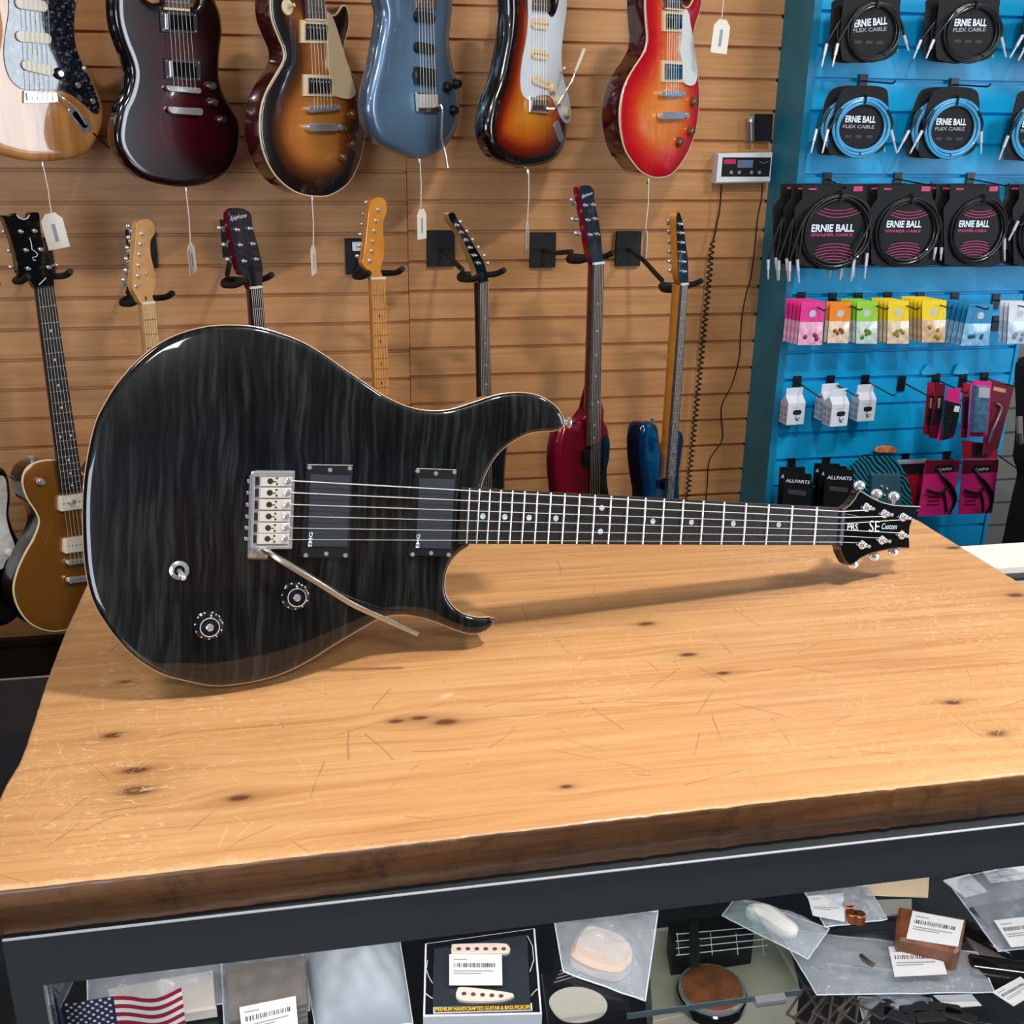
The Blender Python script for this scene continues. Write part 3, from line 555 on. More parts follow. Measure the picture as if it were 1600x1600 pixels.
def strings(pl, root, br, top, h0=.010, h1=.012, sp=.0104, sp1=None, n=6, r=.0005, nut=None):
    a = np.array(pl.l(*br, h0)); b = np.array(top if len(top) == 3 and top[2] is None else pl.l(*top[:2], h1))[:2] if True else 0
    u = b-a; u /= np.linalg.norm(u); v = np.array([u[1], -u[0]]); s1 = sp1 or sp*.92
    for k in range(n):
        f = k-(n-1)/2; p = a+v*f*sp; q = b+v*f*s1
        MB().tube([(p[0], p[1], h0), (q[0], q[1], h1)], r, 5).build('string', string_m, root)
def fretboard(pl, root, nl, nr, el, er, fend, h, mboard, mneck, f0=0, dots=True, dotm=None, nutm=ivory, side=.016, inl=None, frm=None, frets=True):
    """board between the nut (nl, nr) and the far end (el, er); fend = fret number at the far end"""
    A, B, Cc, Dd = [np.array(pl.l(*p, h)) for p in (nl, nr, er, el)]; fr = lambda n_: (1-2**(-n_/12)); L0 = fr(fend)
    P = lambda s_, t_: (A+(Dd-A)*t_)*(1-s_)+(B+(Cc-B)*t_)*s_
    o = MB().prism([A, B, Cc, Dd], h-.006, h, .0004).build('fretboard', mboard, root); n = int(fend)
    if frets:
        for k in range(1, n+1):
            t_ = fr(k)/L0; a, b = P(.02, t_), P(.98, t_); MB().tube([(a[0], a[1], h), (b[0], b[1], h)], .0012, 5).build('fret', frm or fret_m, o)
    if dots:
        for k in (3, 5, 7, 9, 12, 15, 17, 19, 21):
            if k <= n+.5:
                t_ = (fr(k)+fr(k-1))/2/L0
                for s_ in ((.5,) if k != 12 else (.25, .75)): q = P(s_, t_); MB().cyl(q[0], q[1], .0032, h-.001, h+.0003, 12).build('inlay', dotm or pearl, o)
    dv = (Dd-A); k = 11; mb = MB(); V = []
    for t_ in (0, 1):
        l_, r_ = P(0, t_), P(1, t_); c_ = (l_+r_)/2
        for j in range(k): a_ = math.pi*j/(k-1); q = c_+(l_-c_)*math.cos(a_); V.append((q[0], q[1], h-.0058-side*math.sin(a_)**.8))
    mb.add(V, [(j, j+1, k+j+1, k+j) for j in range(k-1)]+[tuple(range(k-1, -1, -1)), tuple(range(k, 2*k)), (k-1, 0, k, 2*k-1)]); mb.build('neck', mneck, root)
    if nutm:
        u = (A-Dd)/np.linalg.norm(A-Dd); MB().prism([A, B, B+u*.005, A+u*.005], h-.004, h+.0012).build('nut', nutm, root)
    return P
def head(pl, root, pts, h, th, mface, mside, n=90, bev=.001):
    mb = MB(); P = spline(pl.ls(pts, h), n); mb.cur = 0; mb.prism(P, h-th, h, bev)
    cnt = len(mb.f); nn = len(P); mb.mi = [1 if i < 1+nn or i == 0 else 0 for i in range(cnt)]; mb.mi[1] = 0
    for i in range(2, 2+nn): mb.mi[i] = 1
    return mb.build('headstock', [mface, mside], root, smooth=40)
def tuners(pl, root, posts, keys, h, th, m=chrome, km=None, short=False):
    for i, p in enumerate(posts):
        a = pl.l(*p, h+.003); o = MB().lathe(*a, [(.0048, h-.0005), (.0046, h+.001), (.003, h+.0015), (.0026, h+.008), (.0022, h+.0085)], 12).build('tuner', m, root)
        if i < len(keys) and keys[i]:
            c = pl.l(*keys[i], h-th-.006); mb = MB().rrect(a[0]+(c[0]-a[0])*.25, a[1]+(c[1]-a[1])*.25, .013, .011, h-th-.012, h-th, .002); mb.tube([(a[0], a[1], h-th-.006), (c[0], c[1], h-th-.006)], .0018, 6); mb.build('tuner_shaft', m, o)
            MB().ball((c[0], c[1], h-th-.006), (.0062, .0048, .0042), 10, 6).build('tuner_button', km or m, o)
def neck_up(pl, root, el, er, h, mboard, mneck, L=.40, frets=10, end=None, taper=.86):
    """the part of a neck that runs up out of the picture, with a plain headstock"""
    A, B = np.array(pl.l(*el, h)), np.array(pl.l(*er, h)); v = np.array([0, 1.]); c = (A+B)/2; A2 = c+(A-c)*taper+v*L; B2 = c+(B-c)*taper+v*L
    o = MB().prism([A, B, B2, A2], h-.006, h, .0004).build('fretboard', mboard, root); tot = L+.16
    for k in range(frets+12):
        d = tot*(2**(k/12)-1)*.36
        if .004 < d < L: a = A+(A2-A)*d/L; b = B+(B2-B)*d/L; MB().tube([(a[0], a[1], h), (b[0], b[1], h)], .0012, 5).build('fret', fret_m, o)
    MB().prism([A, B, B2, A2], h-.022, h-.0059).build('neck', mneck, root)
    if end: MB().prism([A+[-.001, -.003], B+[.001, -.003], B, A], h-.007, h+.0003).build('board_end', end, root)
    w_ = (B2-A2)[0]; MB().prism(spline([A2, A2+[-.012, .03], A2+[-.016, .15], A2+[.01, .18], B2+[-.01, .18], B2+[.016, .15], B2+[.012, .03], B2], 60), h-.02, h-.006).build('headstock', mneck, root)
    return A2, B2
def hanger_up(pl, x, y, z, dist, label):
    q = pl.O; t = thing('guitar_hanger', label, 'hanger', loc=(x, YF, z), group=None)
    MB().box(-.035, .035, -.012, -.0005, -.05, .05).build('plate', blackm, t, smooth=0); MB().tube([(0, -.008, 0), (0, -dist+.03, 0)], .006, 8).build('arm', blackm, t)
    a = math.atan2(pl.U[1], pl.U[0]); c, s_ = math.cos(a), math.sin(a); f = lambda u, n_, z_: (u*c+n_*s_, -dist+u*s_-n_*c, z_)
    MB().tube([f(-.05, .045, .004), f(-.05, .0, 0), f(0, -.03, 0), f(.05, 0, 0), f(.05, .045, .004)], .0065, 10).build('yoke', blackm, t); return t
def up_hanger(pl, A2, B2, label):
    c = (np.array(A2)+np.array(B2))/2+[0, .012]; P = pl.O+pl.U*c[0]+pl.V*c[1]-pl.N*.016; hanger_up(pl, P[0], 0, P[2], YF-P[1], label)
strapb = lambda pl, root, x, y, h=-.022: MB().tube([(*pl.l(x, y, h), h), (pl.l(x, y, h)[0], pl.l(x, y, h)[1]-.008, h), (pl.l(x, y, h)[0], pl.l(x, y, h)[1]-.012, h)], [.003, .003, .006], 12).build('strap_button', chrome, root)

# --- natural ash guitar with black pearloid pickguard
ash = NT('natural ash', rough=.22, coat=1); _tc = ash.n('TexCoord').outputs['Object']
_v = ash.n('Mapping', {'Vector': _tc, 'Scale': (26, 3.2, 4)}).outputs[0]; _g = ash.n('TexNoise', {'Vector': _v, 'Scale': 1.1, 'Detail': 4, 'Distortion': .8}).outputs[0]
ash.out(ash.ramp(_g, [(.3, (156, 96, 46)), (.5, (188, 128, 70)), (.7, (204, 148, 88))])); ash = ash.m
bpearl = NT('black pearloid', rough=.12, coat=1); _n = bpearl.n('TexVoronoi', {'Vector': bpearl.n('TexCoord').outputs['Object'], 'Scale': 190}).outputs['Color']
bpearl.out(bpearl.ramp(bpearl.n('SeparateXYZ', {0: _n}).outputs[0], [(0, (14, 16, 22)), (.75, (34, 38, 50)), (.95, (96, 104, 122))])); bpearl = bpearl.m
pl, r = hang('electric_guitar', 'natural ash electric guitar with black pearloid pickguard hanging at the top left', 68, 252, 2.58, 36)
body('body', pl.ls([(125, 0), (120, 27), (120, 55), (125, 80), (137, 102), (150, 130), (160, 155), (164, 180), (161, 200), (152, 220), (140, 237), (120, 247), (87, 252), (50, 252), (20, 246), (-3, 238), (-24, 224), (-38, 205), (-44, 175), (-41, 140), (-31, 110), (-17, 80), (-11, 50), (-14, 20), (-24, -10), (-32, -50), (-28, -85), (-8, -100), (10, -80), (22, -45), (45, -25), (75, -20), (95, -35), (108, -60), (124, -66), (134, -45), (131, -18)]), .045, ash, ash, r, .011)
guard(pl, r, [(14, -15), (14, 12), (12, 30), (8, 55), (6, 82), (9, 105), (17, 125), (30, 137), (40, 140), (60, 141), (88, 141), (100, 143), (113, 149), (130, 162), (146, 177), (154, 177), (156, 166), (151, 148), (142, 125), (132, 106), (121, 80), (116, 50), (117, 20), (120, -10), (112, -38), (92, -28), (70, -16), (40, -20), (26, -32)], bpearl)
for a in ((25, 4, 75, 11), (26, 56, 81, 61), (35, 100, 85, 112)): pu(pl, r, *a, .021, ivory, .008)
b = quad(pl, r, 'bridge', [(38, 142), (90, 146), (92, 160), (38, 161)], .001, .006, chrome)
for k in range(6): MB().rrect(*pl.l(46+k*8, 151, .01), .009, .016, .006, .0105, .001).build('saddle', nickel, b)
for x, y in ((94, 115), (121, 133), (144, 158)): kn(pl, r, x, y, blackp, .011, .012, .002, cap=chrome)
MB().tube([(*pl.l(134, 112, .003), .003), (*pl.l(131, 106, .014), .014)], [.0025, .004], 8).build('selector_tip', ivory, r)
MB().tube(spline([(*pl.l(91, 148, .008), .008), (*pl.l(104, 157, .018), .018), (*pl.l(120, 172, .02), .02), (*pl.l(135, 195, .02), .02)], 16, False), .0022, 8).build('tremolo_arm', chrome, r)
a = np.array(pl.l(125, 187, .001)); jp = MB().rrect(*a, .062, .026, -.004, .0018, .013, -50, bev=.001, seg=8).build('jack_plate', chrome, r); MB().rrect(*a, .04, .013, -.003, .0022, .006, -50, seg=6).build('jack_cup', blackg, jp)
strings(pl, r, (64, 150), (54, -40)); A2, B2 = neck_up(pl, r, (36, -22), (78, -19), .009, mapleb, natm, .44); up_hanger(pl, A2, B2, 'black wall hanger holding the natural ash guitar'); strapb(pl, r, 66, 253)
cb = MB().tube(spline([ony(146, 208, 2.56), ony(160, 222, 2.58), ony(183, 241, 2.62), ony(205, 262, 2.75), ony(214, 276, 2.86)], 20, False), .002, 6).build('instrument_cable', blackm); tag(cb, 'thin black cable running down from the jack of the natural ash guitar', 'cable')

# --- dark red double-horn guitar
dred = burst('dark red burst', [(0, (10, 3, 5)), (.18, (26, 4, 10)), (.5, (58, 5, 20)), (1, (72, 6, 26))])
pl, r = hang('electric_guitar', 'dark wine red electric guitar with two humbuckers hanging on the back wall', 285, 292, 2.58, 38)
body('body', pl.ls([(179, 0), (181, 32), (190, 65), (202, 95), (206, 117), (200, 145), (190, 165), (184, 190), (182, 217), (190, 242), (207, 265), (232, 282), (270, 291), (300, 292), (332, 285), (357, 270), (372, 245), (377, 217), (375, 190), (365, 170), (352, 147), (345, 125), (344, 100), (346, 75), (349, 50), (346, 22), (338, 0), (329, -22), (321, -30), (315, -18), (311, 0), (304, 10), (296, 8), (286, 0), (262, -2), (250, 4), (238, 3), (228, -6), (220, -24), (206, -42), (190, -38), (181, -20)]), .043, dred, blackg, r, .009)
for (x0, y0, x1, y1) in ((250, 17, 308, 53), (257, 91, 313, 127)):
    p = quad(pl, r, 'pickup_ring', [(x0, y0), (x1, y0+3), (x1+1, y1), (x0+2, y1-3)], 0, .004, blackp); quad(pl, p, 'pickup', [(x0+8, y0+5), (x1-6, y0+8), (x1-5, y1-5), (x0+9, y1-8)], .003, .009, mat('black chrome pickup', (40, 38, 42), .12, .9)); quad(pl, p, 'pickup_edge', [(x0+8, y0+4), (x0+13, y0+4), (x0+14, y1-7), (x0+9, y1-7)], .003, .0095, chrome)
    for q in ((x0+3, y0+4), (x1-3, y0+7), (x0+5, y1-7), (x1-2, y1-4)): MB().cyl(*pl.l(*q, .004), .0017, .003, .005, 8).build('screw', chrome, p)
for x0, y0, x1, y1, wd in ((263, 138, 315, 142, .011), (266, 172, 318, 175, .014)):
    p = pu(pl, r, x0, y0, x1, y1, wd, chrome, .014, .004); p.name = 'bridge' if wd < .012 else 'tailpiece'
for x, y in ((332, 134), (335, 160), (349, 187)): kn(pl, r, x, y, nickel, .009, .014)
fb_ = quad(pl, r, 'board_end', [(258, 15), (297, 18), (297, 14), (258, 11)], .004, .0102, cream)
strings(pl, r, (289, 140), (277, -30), .014, .012); A2, B2 = neck_up(pl, r, (259, 12), (296, 15), .0098, rosew, wined, .42); up_hanger(pl, A2, B2, 'black wall hanger holding the dark wine red guitar'); strapb(pl, r, 290, 293)

# --- sunburst single cut
sb = burst('tobacco burst maple', [(0, (6, 5, 8)), (.16, (20, 12, 10)), (.3, (92, 48, 16)), (.5, (176, 106, 46)), (1, (206, 136, 66))], flame_=True)
pl, r = hang('electric_guitar', 'tobacco sunburst single-cutaway guitar with cream pickguard hanging on the back wall', 490, 305, 2.58, 44)
LP = [(424, 0), (426, 30), (436, 57), (444, 77), (444, 95), (432, 117), (419, 140), (410, 165), (407, 195), (410, 225), (420, 255), (437, 280), (462, 299), (490, 306), (517, 304), (545, 285), (562, 252), (570, 212), (570, 175), (564, 150), (552, 120), (542, 97), (537, 77), (540, 60), (545, 40), (545, 22), (541, 10), (535, 10), (527, 22), (518, 25), (510, 16), (504, 2), (490, -8), (478, -20), (462, -42), (445, -44), (430, -28)]
o_, lo = body('body', pl.ls(LP), .05, sb, mat('dark red brown mahogany', (68, 14, 12), .18, coat=1, var=.2), r, .002, .006)
MB().tube([(x, y, -.0025) for x, y in lo], .0024, 6, closed=True).build('binding', cream, r)
guard(pl, r, [(511, 18), (520, 27), (526, 42), (530, 55), (542, 95), (550, 120), (555, 137), (555, 147), (549, 154), (538, 154), (522, 148), (520, 130), (517, 114), (512, 105), (513, 85), (512, 68), (515, 55), (512, 40)], cream, .012)
def lp_parts(pl, r, pus, br, tl, knobs, sw, ringm=cream, pum=chrome):
    for (x0, y0, x1, y1) in pus:
        w_ = x1-x0; h_ = y1-y0; p = quad(pl, r, 'pickup_ring', [(x0, y0), (x1, y0+2), (x1, y1), (x0, y1-1)], .003, .010, ringm); c_ = quad(pl, p, 'pickup', [(x0+w_*.17, y0+h_*.15), (x1-w_*.12, y0+h_*.2), (x1-w_*.12, y1-h_*.15), (x0+w_*.17, y1-h_*.15)], .008, .0145, mat('mirror pickup cover', (150, 150, 155), .06, 1), .001)
        mb = MB(); a = np.array(pl.l(x0+w_*.25, (y0+y1)/2-h_*.18, .015)); b = np.array(pl.l(x1-w_*.2, (y0+y1)/2-h_*.15, .015))
        for k in range(6): q = a+(b-a)*k/5; mb.cyl(q[0], q[1], .0018, .0135, .0151, 8)
        mb.build('pole_pieces', chrome, c_)
    p = pu(pl, r, *br, .013, chrome, .017, .006); p.name = 'bridge'
    for e in (br[:2], br[2:]): MB().cyl(*pl.l(*e, .012), .0055, .004, .0175, 12).build('post', chrome, p)
    p = pu(pl, r, *tl, .016, chrome, .019, .008); p.name = 'tailpiece'
    for e in (tl[:2], tl[2:]): MB().cyl(*pl.l(*e, .012), .007, .004, .02, 12).build('post', chrome, p)
    for x, y in knobs: kn(pl, r, x, y, mat('amber knob', (120, 66, 26), .15, coat=1), .0115, .013, .004, cap=nickel)
    if sw: a = pl.l(*sw, .008); o = MB().cyl(*a, .016, .004, .0065, 20).build('switch_washer', cream, r); MB().tube([(*a, .006), (a[0]+.003, a[1]+.004, .022)], [.003, .004], 8).build('switch_tip', cream, o)
lp_parts(pl, r, [(471, 31, 517, 68), (475, 116, 524, 151)], (483, 171, 528, 168), (482, 199, 530, 199), [(552, 179), (540, 201), (552, 226), (536, 245)], (451, 11))
strings(pl, r, (505, 170), (493, -30), .0178, .018); A2, B2 = neck_up(pl, r, (480, 29), (509, 30), .0165, rosew, mat('dark red brown mahogany', (0, 0, 0)), .46, end=cream); up_hanger(pl, A2, B2, 'black wall hanger holding the tobacco sunburst guitar'); strapb(pl, r, 487, 307)

# --- metallic blue guitar
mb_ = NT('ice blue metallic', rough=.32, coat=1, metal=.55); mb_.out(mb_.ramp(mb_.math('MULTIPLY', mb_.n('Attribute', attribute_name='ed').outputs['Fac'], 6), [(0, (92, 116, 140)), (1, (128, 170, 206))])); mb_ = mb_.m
pl, r = hang('electric_guitar', 'metallic ice blue electric guitar with black pickups hanging on the back wall', 655, 249, 2.58, 44)
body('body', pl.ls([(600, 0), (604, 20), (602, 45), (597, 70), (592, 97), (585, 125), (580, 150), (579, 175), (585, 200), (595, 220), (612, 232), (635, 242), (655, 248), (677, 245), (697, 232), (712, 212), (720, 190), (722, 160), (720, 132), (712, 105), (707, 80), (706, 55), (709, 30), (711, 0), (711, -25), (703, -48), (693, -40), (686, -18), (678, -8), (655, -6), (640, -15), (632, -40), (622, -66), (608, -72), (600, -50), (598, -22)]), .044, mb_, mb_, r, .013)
pu(pl, r, 650, 25, 681, 29, .022, blackp, .008); pu(pl, r, 650, 73, 681, 78, .022, blackp, .008)
p = quad(pl, r, 'pickup', [(651, 104), (682, 108), (682, 136), (651, 131)], .001, .009, blackp, .001); MB().tube([(*pl.l(649, 112, .006), .006), (*pl.l(649, 122, .006), .006)], .004, 8).build('pickup_tab', blackp, p)
b = quad(pl, r, 'bridge', [(652, 144), (683, 147), (686, 168), (688, 176), (654, 174)], .002, .009, nickel)
for k in range(6): MB().rrect(*pl.l(657+k*5, 158, .012), .009, .028, .009, .013, .001).build('saddle', steel, b)
for x, y in ((701, 136), (716, 131), (711, 172)): kn(pl, r, x, y, blackp, .0105, .014)
MB().tube([(*pl.l(680, 166, .012), .012), (*pl.l(689, 164, .024), .024), (*pl.l(691, 172, .028), .028), (*pl.l(690, 216, .03), .03), (*pl.l(696, 242, .03), .03), (*pl.l(699, 262, .03), .03)], [.0025, .0025, .0025, .0025, .003, .0035], 8).build('tremolo_arm', chrome, r)
strings(pl, r, (670, 160), (664, -40), .013, .012); A2, B2 = neck_up(pl, r, (655, 12), (683, 15), .0095, rosew, natm, .44); up_hanger(pl, A2, B2, 'black wall hanger holding the metallic blue guitar'); strapb(pl, r, 655, 248)

# --- three-tone sunburst double cut with white guard
tb = burst('three tone burst', [(0, (4, 3, 3)), (.13, (14, 5, 4)), (.27, (120, 24, 10)), (.42, (186, 84, 20)), (.65, (202, 126, 36)), (1, (208, 140, 44))])
pl, r = hang('electric_guitar', 'black to amber sunburst electric guitar with white pickguard hanging on the back wall', 824, 262, 2.58, 44)
body('body', pl.ls([(799, -20), (800, 20), (797, 55), (790, 94), (783, 125), (773, 152), (766, 180), (764, 206), (770, 234), (785, 251), (805, 260), (824, 263), (856, 258), (874, 247), (885, 228), (890, 203), (891, 175), (889, 150), (884, 125), (881, 94), (882, 62), (886, 31), (890, 5), (892, -22), (886, -44), (878, -38), (874, -12), (869, 12), (862, 20), (855, 8), (850, -6), (832, -12), (826, -24), (820, -56), (811, -72), (802, -56)]), .045, tb, blackg, r, .013)
guard(pl, r, [(826, -8), (826, 31), (823, 62), (816, 100), (814, 131), (818, 150), (829, 157), (840, 150), (858, 150), (868, 163), (877, 184), (886, 193), (892, 184), (891, 160), (886, 142), (881, 122), (878, 100), (878, 78), (881, 47), (885, 19), (886, -5), (882, -20), (876, -6), (870, 18), (862, 27), (853, 14), (848, -2), (834, -8)], mat('glossy white plastic', (214, 220, 226), .12, coat=1))
for a in ((832, 36, 858, 39), (832, 83, 858, 87), (833, 122, 861, 133)): pu(pl, r, *a, .021, cream, .008, pole=nickel)
b = quad(pl, r, 'bridge', [(829, 151), (857, 154), (857, 178), (829, 175)], .002, .007, chrome)
for k in range(6): MB().rrect(*pl.l(833+k*4.2, 164, .01), .009, .022, .007, .011, .001).build('saddle', nickel, b)
for x, y in ((865, 138), (874, 157), (887, 175)): kn(pl, r, x, y, cream, .012, .013, .002)
MB().tube([(*pl.l(879, 112, .004), .004), (*pl.l(882, 106, .016), .016)], [.002, .0035], 8).build('selector_tip', cream, r)
ta_ = MB().tube([(*pl.l(852, 170, .008), .008), (*pl.l(866, 170, .02), .02), (*pl.l(872, 162, .03), .03), (*pl.l(893, 128, .05), .05), (*pl.l(900, 110, .052), .052)], .0021, 8).build('tremolo_arm', chrome, r)
MB().tube([(*pl.l(899, 112, .052), .052), (*pl.l(906, 95, .054), .054), (*pl.l(913, 77, .055), .055)], [.003, .004, .0042], 8).build('arm_tip', ivory, ta_)
a = pl.l(873, 205, .001); MB().rrect(*a, .052, .024, -.003, .002, .012, -55, bev=.001, seg=6).build('jack_plate', chrome, r)
strings(pl, r, (843, 164), (845, -40), .011, .012); A2, B2 = neck_up(pl, r, (835, 16), (860, 18), .0095, rosew, natm, .44); up_hanger(pl, A2, B2, 'black wall hanger holding the sunburst guitar with white pickguard'); strapb(pl, r, 824, 264)

# --- cherry burst single cut
cbm = burst('cherry burst maple', [(0, (168, 10, 26)), (.14, (196, 20, 30)), (.3, (214, 60, 24)), (.5, (224, 116, 34)), (1, (232, 146, 52))], flame_=True)
pl, r = hang('electric_guitar', 'cherry red sunburst single-cutaway guitar with white pickguard hanging on the back wall', 1026, 277, 2.58, 40)
o_, lo = body('body', pl.ls([(1009, 0), (1010, 31), (1012, 62), (1006, 84), (990, 109), (977, 134), (970, 166), (970, 197), (977, 231), (990, 253), (1006, 270), (1027, 277), (1049, 272), (1068, 250), (1084, 216), (1091, 181), (1093, 147), (1091, 119), (1087, 87), (1083, 60), (1087, 37), (1094, 16), (1096, -2), (1092, -16), (1087, -12), (1082, 4), (1075, 12), (1067, 8), (1060, -8), (1050, -22), (1040, -44), (1026, -48), (1014, -30)]), .05, cbm, mat('dark cherry mahogany', (62, 8, 16), .16, coat=1, var=.2), r, .002, .006)
MB().tube([(x, y, -.0025) for x, y in lo], .0022, 6, closed=True).build('binding', cream, r)
guard(pl, r, [(1072, 14), (1077, 22), (1079, 36), (1084, 62), (1088, 94), (1090, 115), (1087, 130), (1079, 134), (1070, 130), (1066, 118), (1067, 100), (1063, 80), (1066, 60), (1066, 40), (1069, 28)], mat('white guard', (226, 226, 222), .15, coat=1), .012)
lp_parts(pl, r, [(1037, 16, 1070, 50), (1035, 94, 1071, 129)], (1034, 146, 1067, 146), (1033, 181, 1071, 180), [(1085, 159), (1081, 205), (1063, 222)], None)
strings(pl, r, (1051, 147), (1053, -40), .0178, .018); A2, B2 = neck_up(pl, r, (1043, 12), (1066, 14), .0165, rosew, mat('dark cherry mahogany', (0, 0, 0)), .46, end=cream); up_hanger(pl, A2, B2, 'black wall hanger holding the cherry sunburst guitar'); strapb(pl, r, 1013, 279, -.03)

# ---------------------------------------------------------------- lower row
def hanger(plate, Y, yoke, label, yaw, w_=.055, arm=True, pw=.034, ph=.045):
    """wall plate at pixel plate, yoke centre at pixel yoke on depth Y"""
    p = ony(*plate, YF); q = ony(*yoke, Y); t = thing('guitar_hanger', label, 'hanger', loc=(p[0], YF, p[2]), group='black guitar hangers on the back wall')
    MB().box(-pw, pw, -.014, -.0005, -ph, ph).build('plate', blackm, t, smooth=0); d = q-np.array([p[0], YF, p[2]]); a = R(yaw); c, s_ = math.cos(a), math.sin(a); f = lambda u, n_, z_: (d[0]+u*c+n_*s_, d[1]+u*s_-n_*c, d[2]+z_)
    back = f(0, -.05, 0); MB().tube([(0, -.01, 0), (back[0]*.3, back[1]*.5, back[2]*.3), back], .006, 8).build('arm', blackm, t); h = .05; d = d-np.array([0, 0, .011])
    MB().tube(spline([f(-h, .035, .012), f(-h-.002, .01, 0), f(-h*.8, -.03, -.004), f(0, -.05, 0), f(h*.8, -.03, -.004), f(h+.002, .01, 0), f(h, .035, .012)], 24, False), .007, 10).build('yoke', blackm, t); return t
def logo_curve(pl, root, pts, h, r_=.0009): MB().tube([(*pl.l(x, y, h), h) for x, y in pts], r_, 5).build('logo', wt, root)

def hidden_fittings(pl, root, br, m):
    """bridge and two pickups of a body that the black guitar hides from the front"""
    a = pl.l(*br); MB().rrect(a[0], a[1], .075, .016, -.004, .003, .003).build('bridge', chrome, root)
    for d in (.04, .13): MB().rrect(a[0]-.01*d, a[1]+d, .078, .034, -.004, .0015, .006).build('pickup', m, root)
# goldtop with black headstock
pl, r = hang('electric_guitar', 'gold top single-cutaway guitar with black headstock hanging at the left of the counter', 72, 985, 2.44, 46)
gold = NT('gold top paint', rough=.3, coat=1, metal=.55); gold.out(gold.ramp(gold.math('MULTIPLY', gold.n('Attribute', attribute_name='ed').outputs['Fac'], 8), [(0, (150, 92, 30)), (1, (158, 100, 38))])); gold = gold.m
o_, lo = body('body', pl.ls([(93, 720), (70, 720), (50, 726), (39, 738), (36, 755), (43, 778), (56, 798), (62, 815), (54, 840), (39, 867), (27, 895), (22, 922), (29, 949), (46, 972), (70, 984), (97, 985), (130, 972), (160, 945), (178, 905), (176, 860), (162, 825), (152, 798), (154, 770), (166, 745), (166, 728), (157, 722), (147, 734), (136, 745), (124, 735), (112, 722)]), .048, gold, mat('dark mahogany', (34, 18, 14), .25, coat=.8), r, .002, .005)
MB().tube([(x, y, -.0025) for x, y in lo], .0024, 6, closed=True).build('binding', cream, r)
HB = .017; P_ = fretboard(pl, r, (57, 452), (84.5, 449), (97, 770), (131, 765), 19.6, HB, ebony, mat('dark mahogany', (0, 0, 0)), nutm=blackp)
hd_ = head(pl, r, [(5, 337), (14, 338), (25, 333), (28, 340), (37, 343), (45, 340), (47, 333), (61, 333), (63, 350), (66, 370), (72, 390), (79, 408), (83, 430), (84.5, 448), (72, 451), (58, 453), (47, 438), (36, 432), (29, 426), (25, 402), (19, 379), (12, 357)], HB-.004, .014, blackg, blackg, 120)
tuners(pl, hd_, [(33.5, 362), (55, 361), (41.5, 391), (64.5, 390), (45, 420), (77, 418)], [(6, 362), None, (14, 392), None, (17, 417), (88, 414)], HB-.004, .014)
logo_curve(pl, hd_, [(26, 336), (31, 341), (37, 343), (43, 341), (46, 336)], HB-.0035, .0011); logo_curve(pl, hd_, [(46, 371), (49, 380), (50, 390), (54, 392), (59, 397), (57, 401), (51, 402), (52, 406), (56, 407)], HB-.0035, .0009); logo_curve(pl, hd_, [(61, 445), (66, 440), (72, 434)], HB-.0035)
for a in ((94, 788, 136, 782), (101, 854, 143, 848)): pu(pl, r, *a, .036, ivory, .014, .004, pole=nickel, r=.006)
p = pu(pl, r, 106, 880, 150, 874, .012, chrome, .017, .006); p.name = 'bridge'; p = pu(pl, r, 107, 908, 153, 902, .014, chrome, .019, .008); p.name = 'tailpiece'
kn(pl, r, 65, 753, chrome, .008, .012, .005, name='toggle_switch'); kn(pl, r, 114, 784, chrome, .006, .012, .014, name='mounting_knob')
a = pl.l(50, 722, -.02); MB().tube([(*a, -.02), (a[0]-.002, a[1]+.014, -.02)], [.004, .007], 10).build('strap_button', chrome, r)
strings(pl, r, (127, 878), (70.5, 450), .019, HB+.002, .0104, .0068)
hanger((60, 400), 2.495, (62, 426), 'black hanger behind the neck of the gold top guitar', 46, .075)
# natural maple headstock
pl, r = hang('electric_guitar', 'guitar with natural maple neck and six-in-line headstock rising behind the black guitar', 232, 475, 2.50, 52)
P_ = fretboard(pl, r, (223, 476), (242, 474), (247, 758), (273, 756), 20, .0, mapleb, natm, dots=False, frm=mat('worn fret', (120, 96, 70), .4, .6), side=.018)
hd_ = head(pl, r, [(223, 476), (214, 463), (207.5, 449), (208.5, 420), (211, 386), (213, 362), (214, 350), (221, 344), (233, 343), (241, 351), (242, 365), (236, 376), (236, 397), (241, 420), (244, 440), (240, 456), (239, 465), (242, 474)], -.001, .014, natm, natm)
tuners(pl, hd_, [(223, 365), (221.5, 381), (219.5, 397), (218, 414), (217, 431), (214.5, 447)], [(200, 353), (201, 371), (199, 387), (197, 404), (196, 422), (192, 437)], -.001, .014)
MB().rrect(*pl.l(228, 466, .0), .003, .008, -.002, .0006, .001).build('truss_slot', inkb, hd_); kn(pl, hd_, 230, 427, chrome, .003, .006, 0, name='string_tree')
MB().box(*sum(zip(pl.l(236, 980), pl.l(262, 980)), ())[:0], -.13, .17, -.62, -.30, -.05, -.008).build('body', natm, r) if False else None
body('body', [(-.13, -.70), (-.15, -.60), (-.12, -.52), (-.14, -.42), (-.12, -.36), (-.05, -.42), (.05, -.42), (.10, -.37), (.13, -.42), (.12, -.52), (.16, -.62), (.14, -.72), (.0, -.80)], .045, tb, blackg, r, .01, N=90, grid=.02)
hidden_fittings(pl, r, (268, 868), blackp)
strings(pl, r, (268, 880), (232.5, 475), .003, .002, .0085, .007)
hanger((222, 388), 2.555, (226, 461), 'black hanger holding the natural maple headstock', 52, .075)
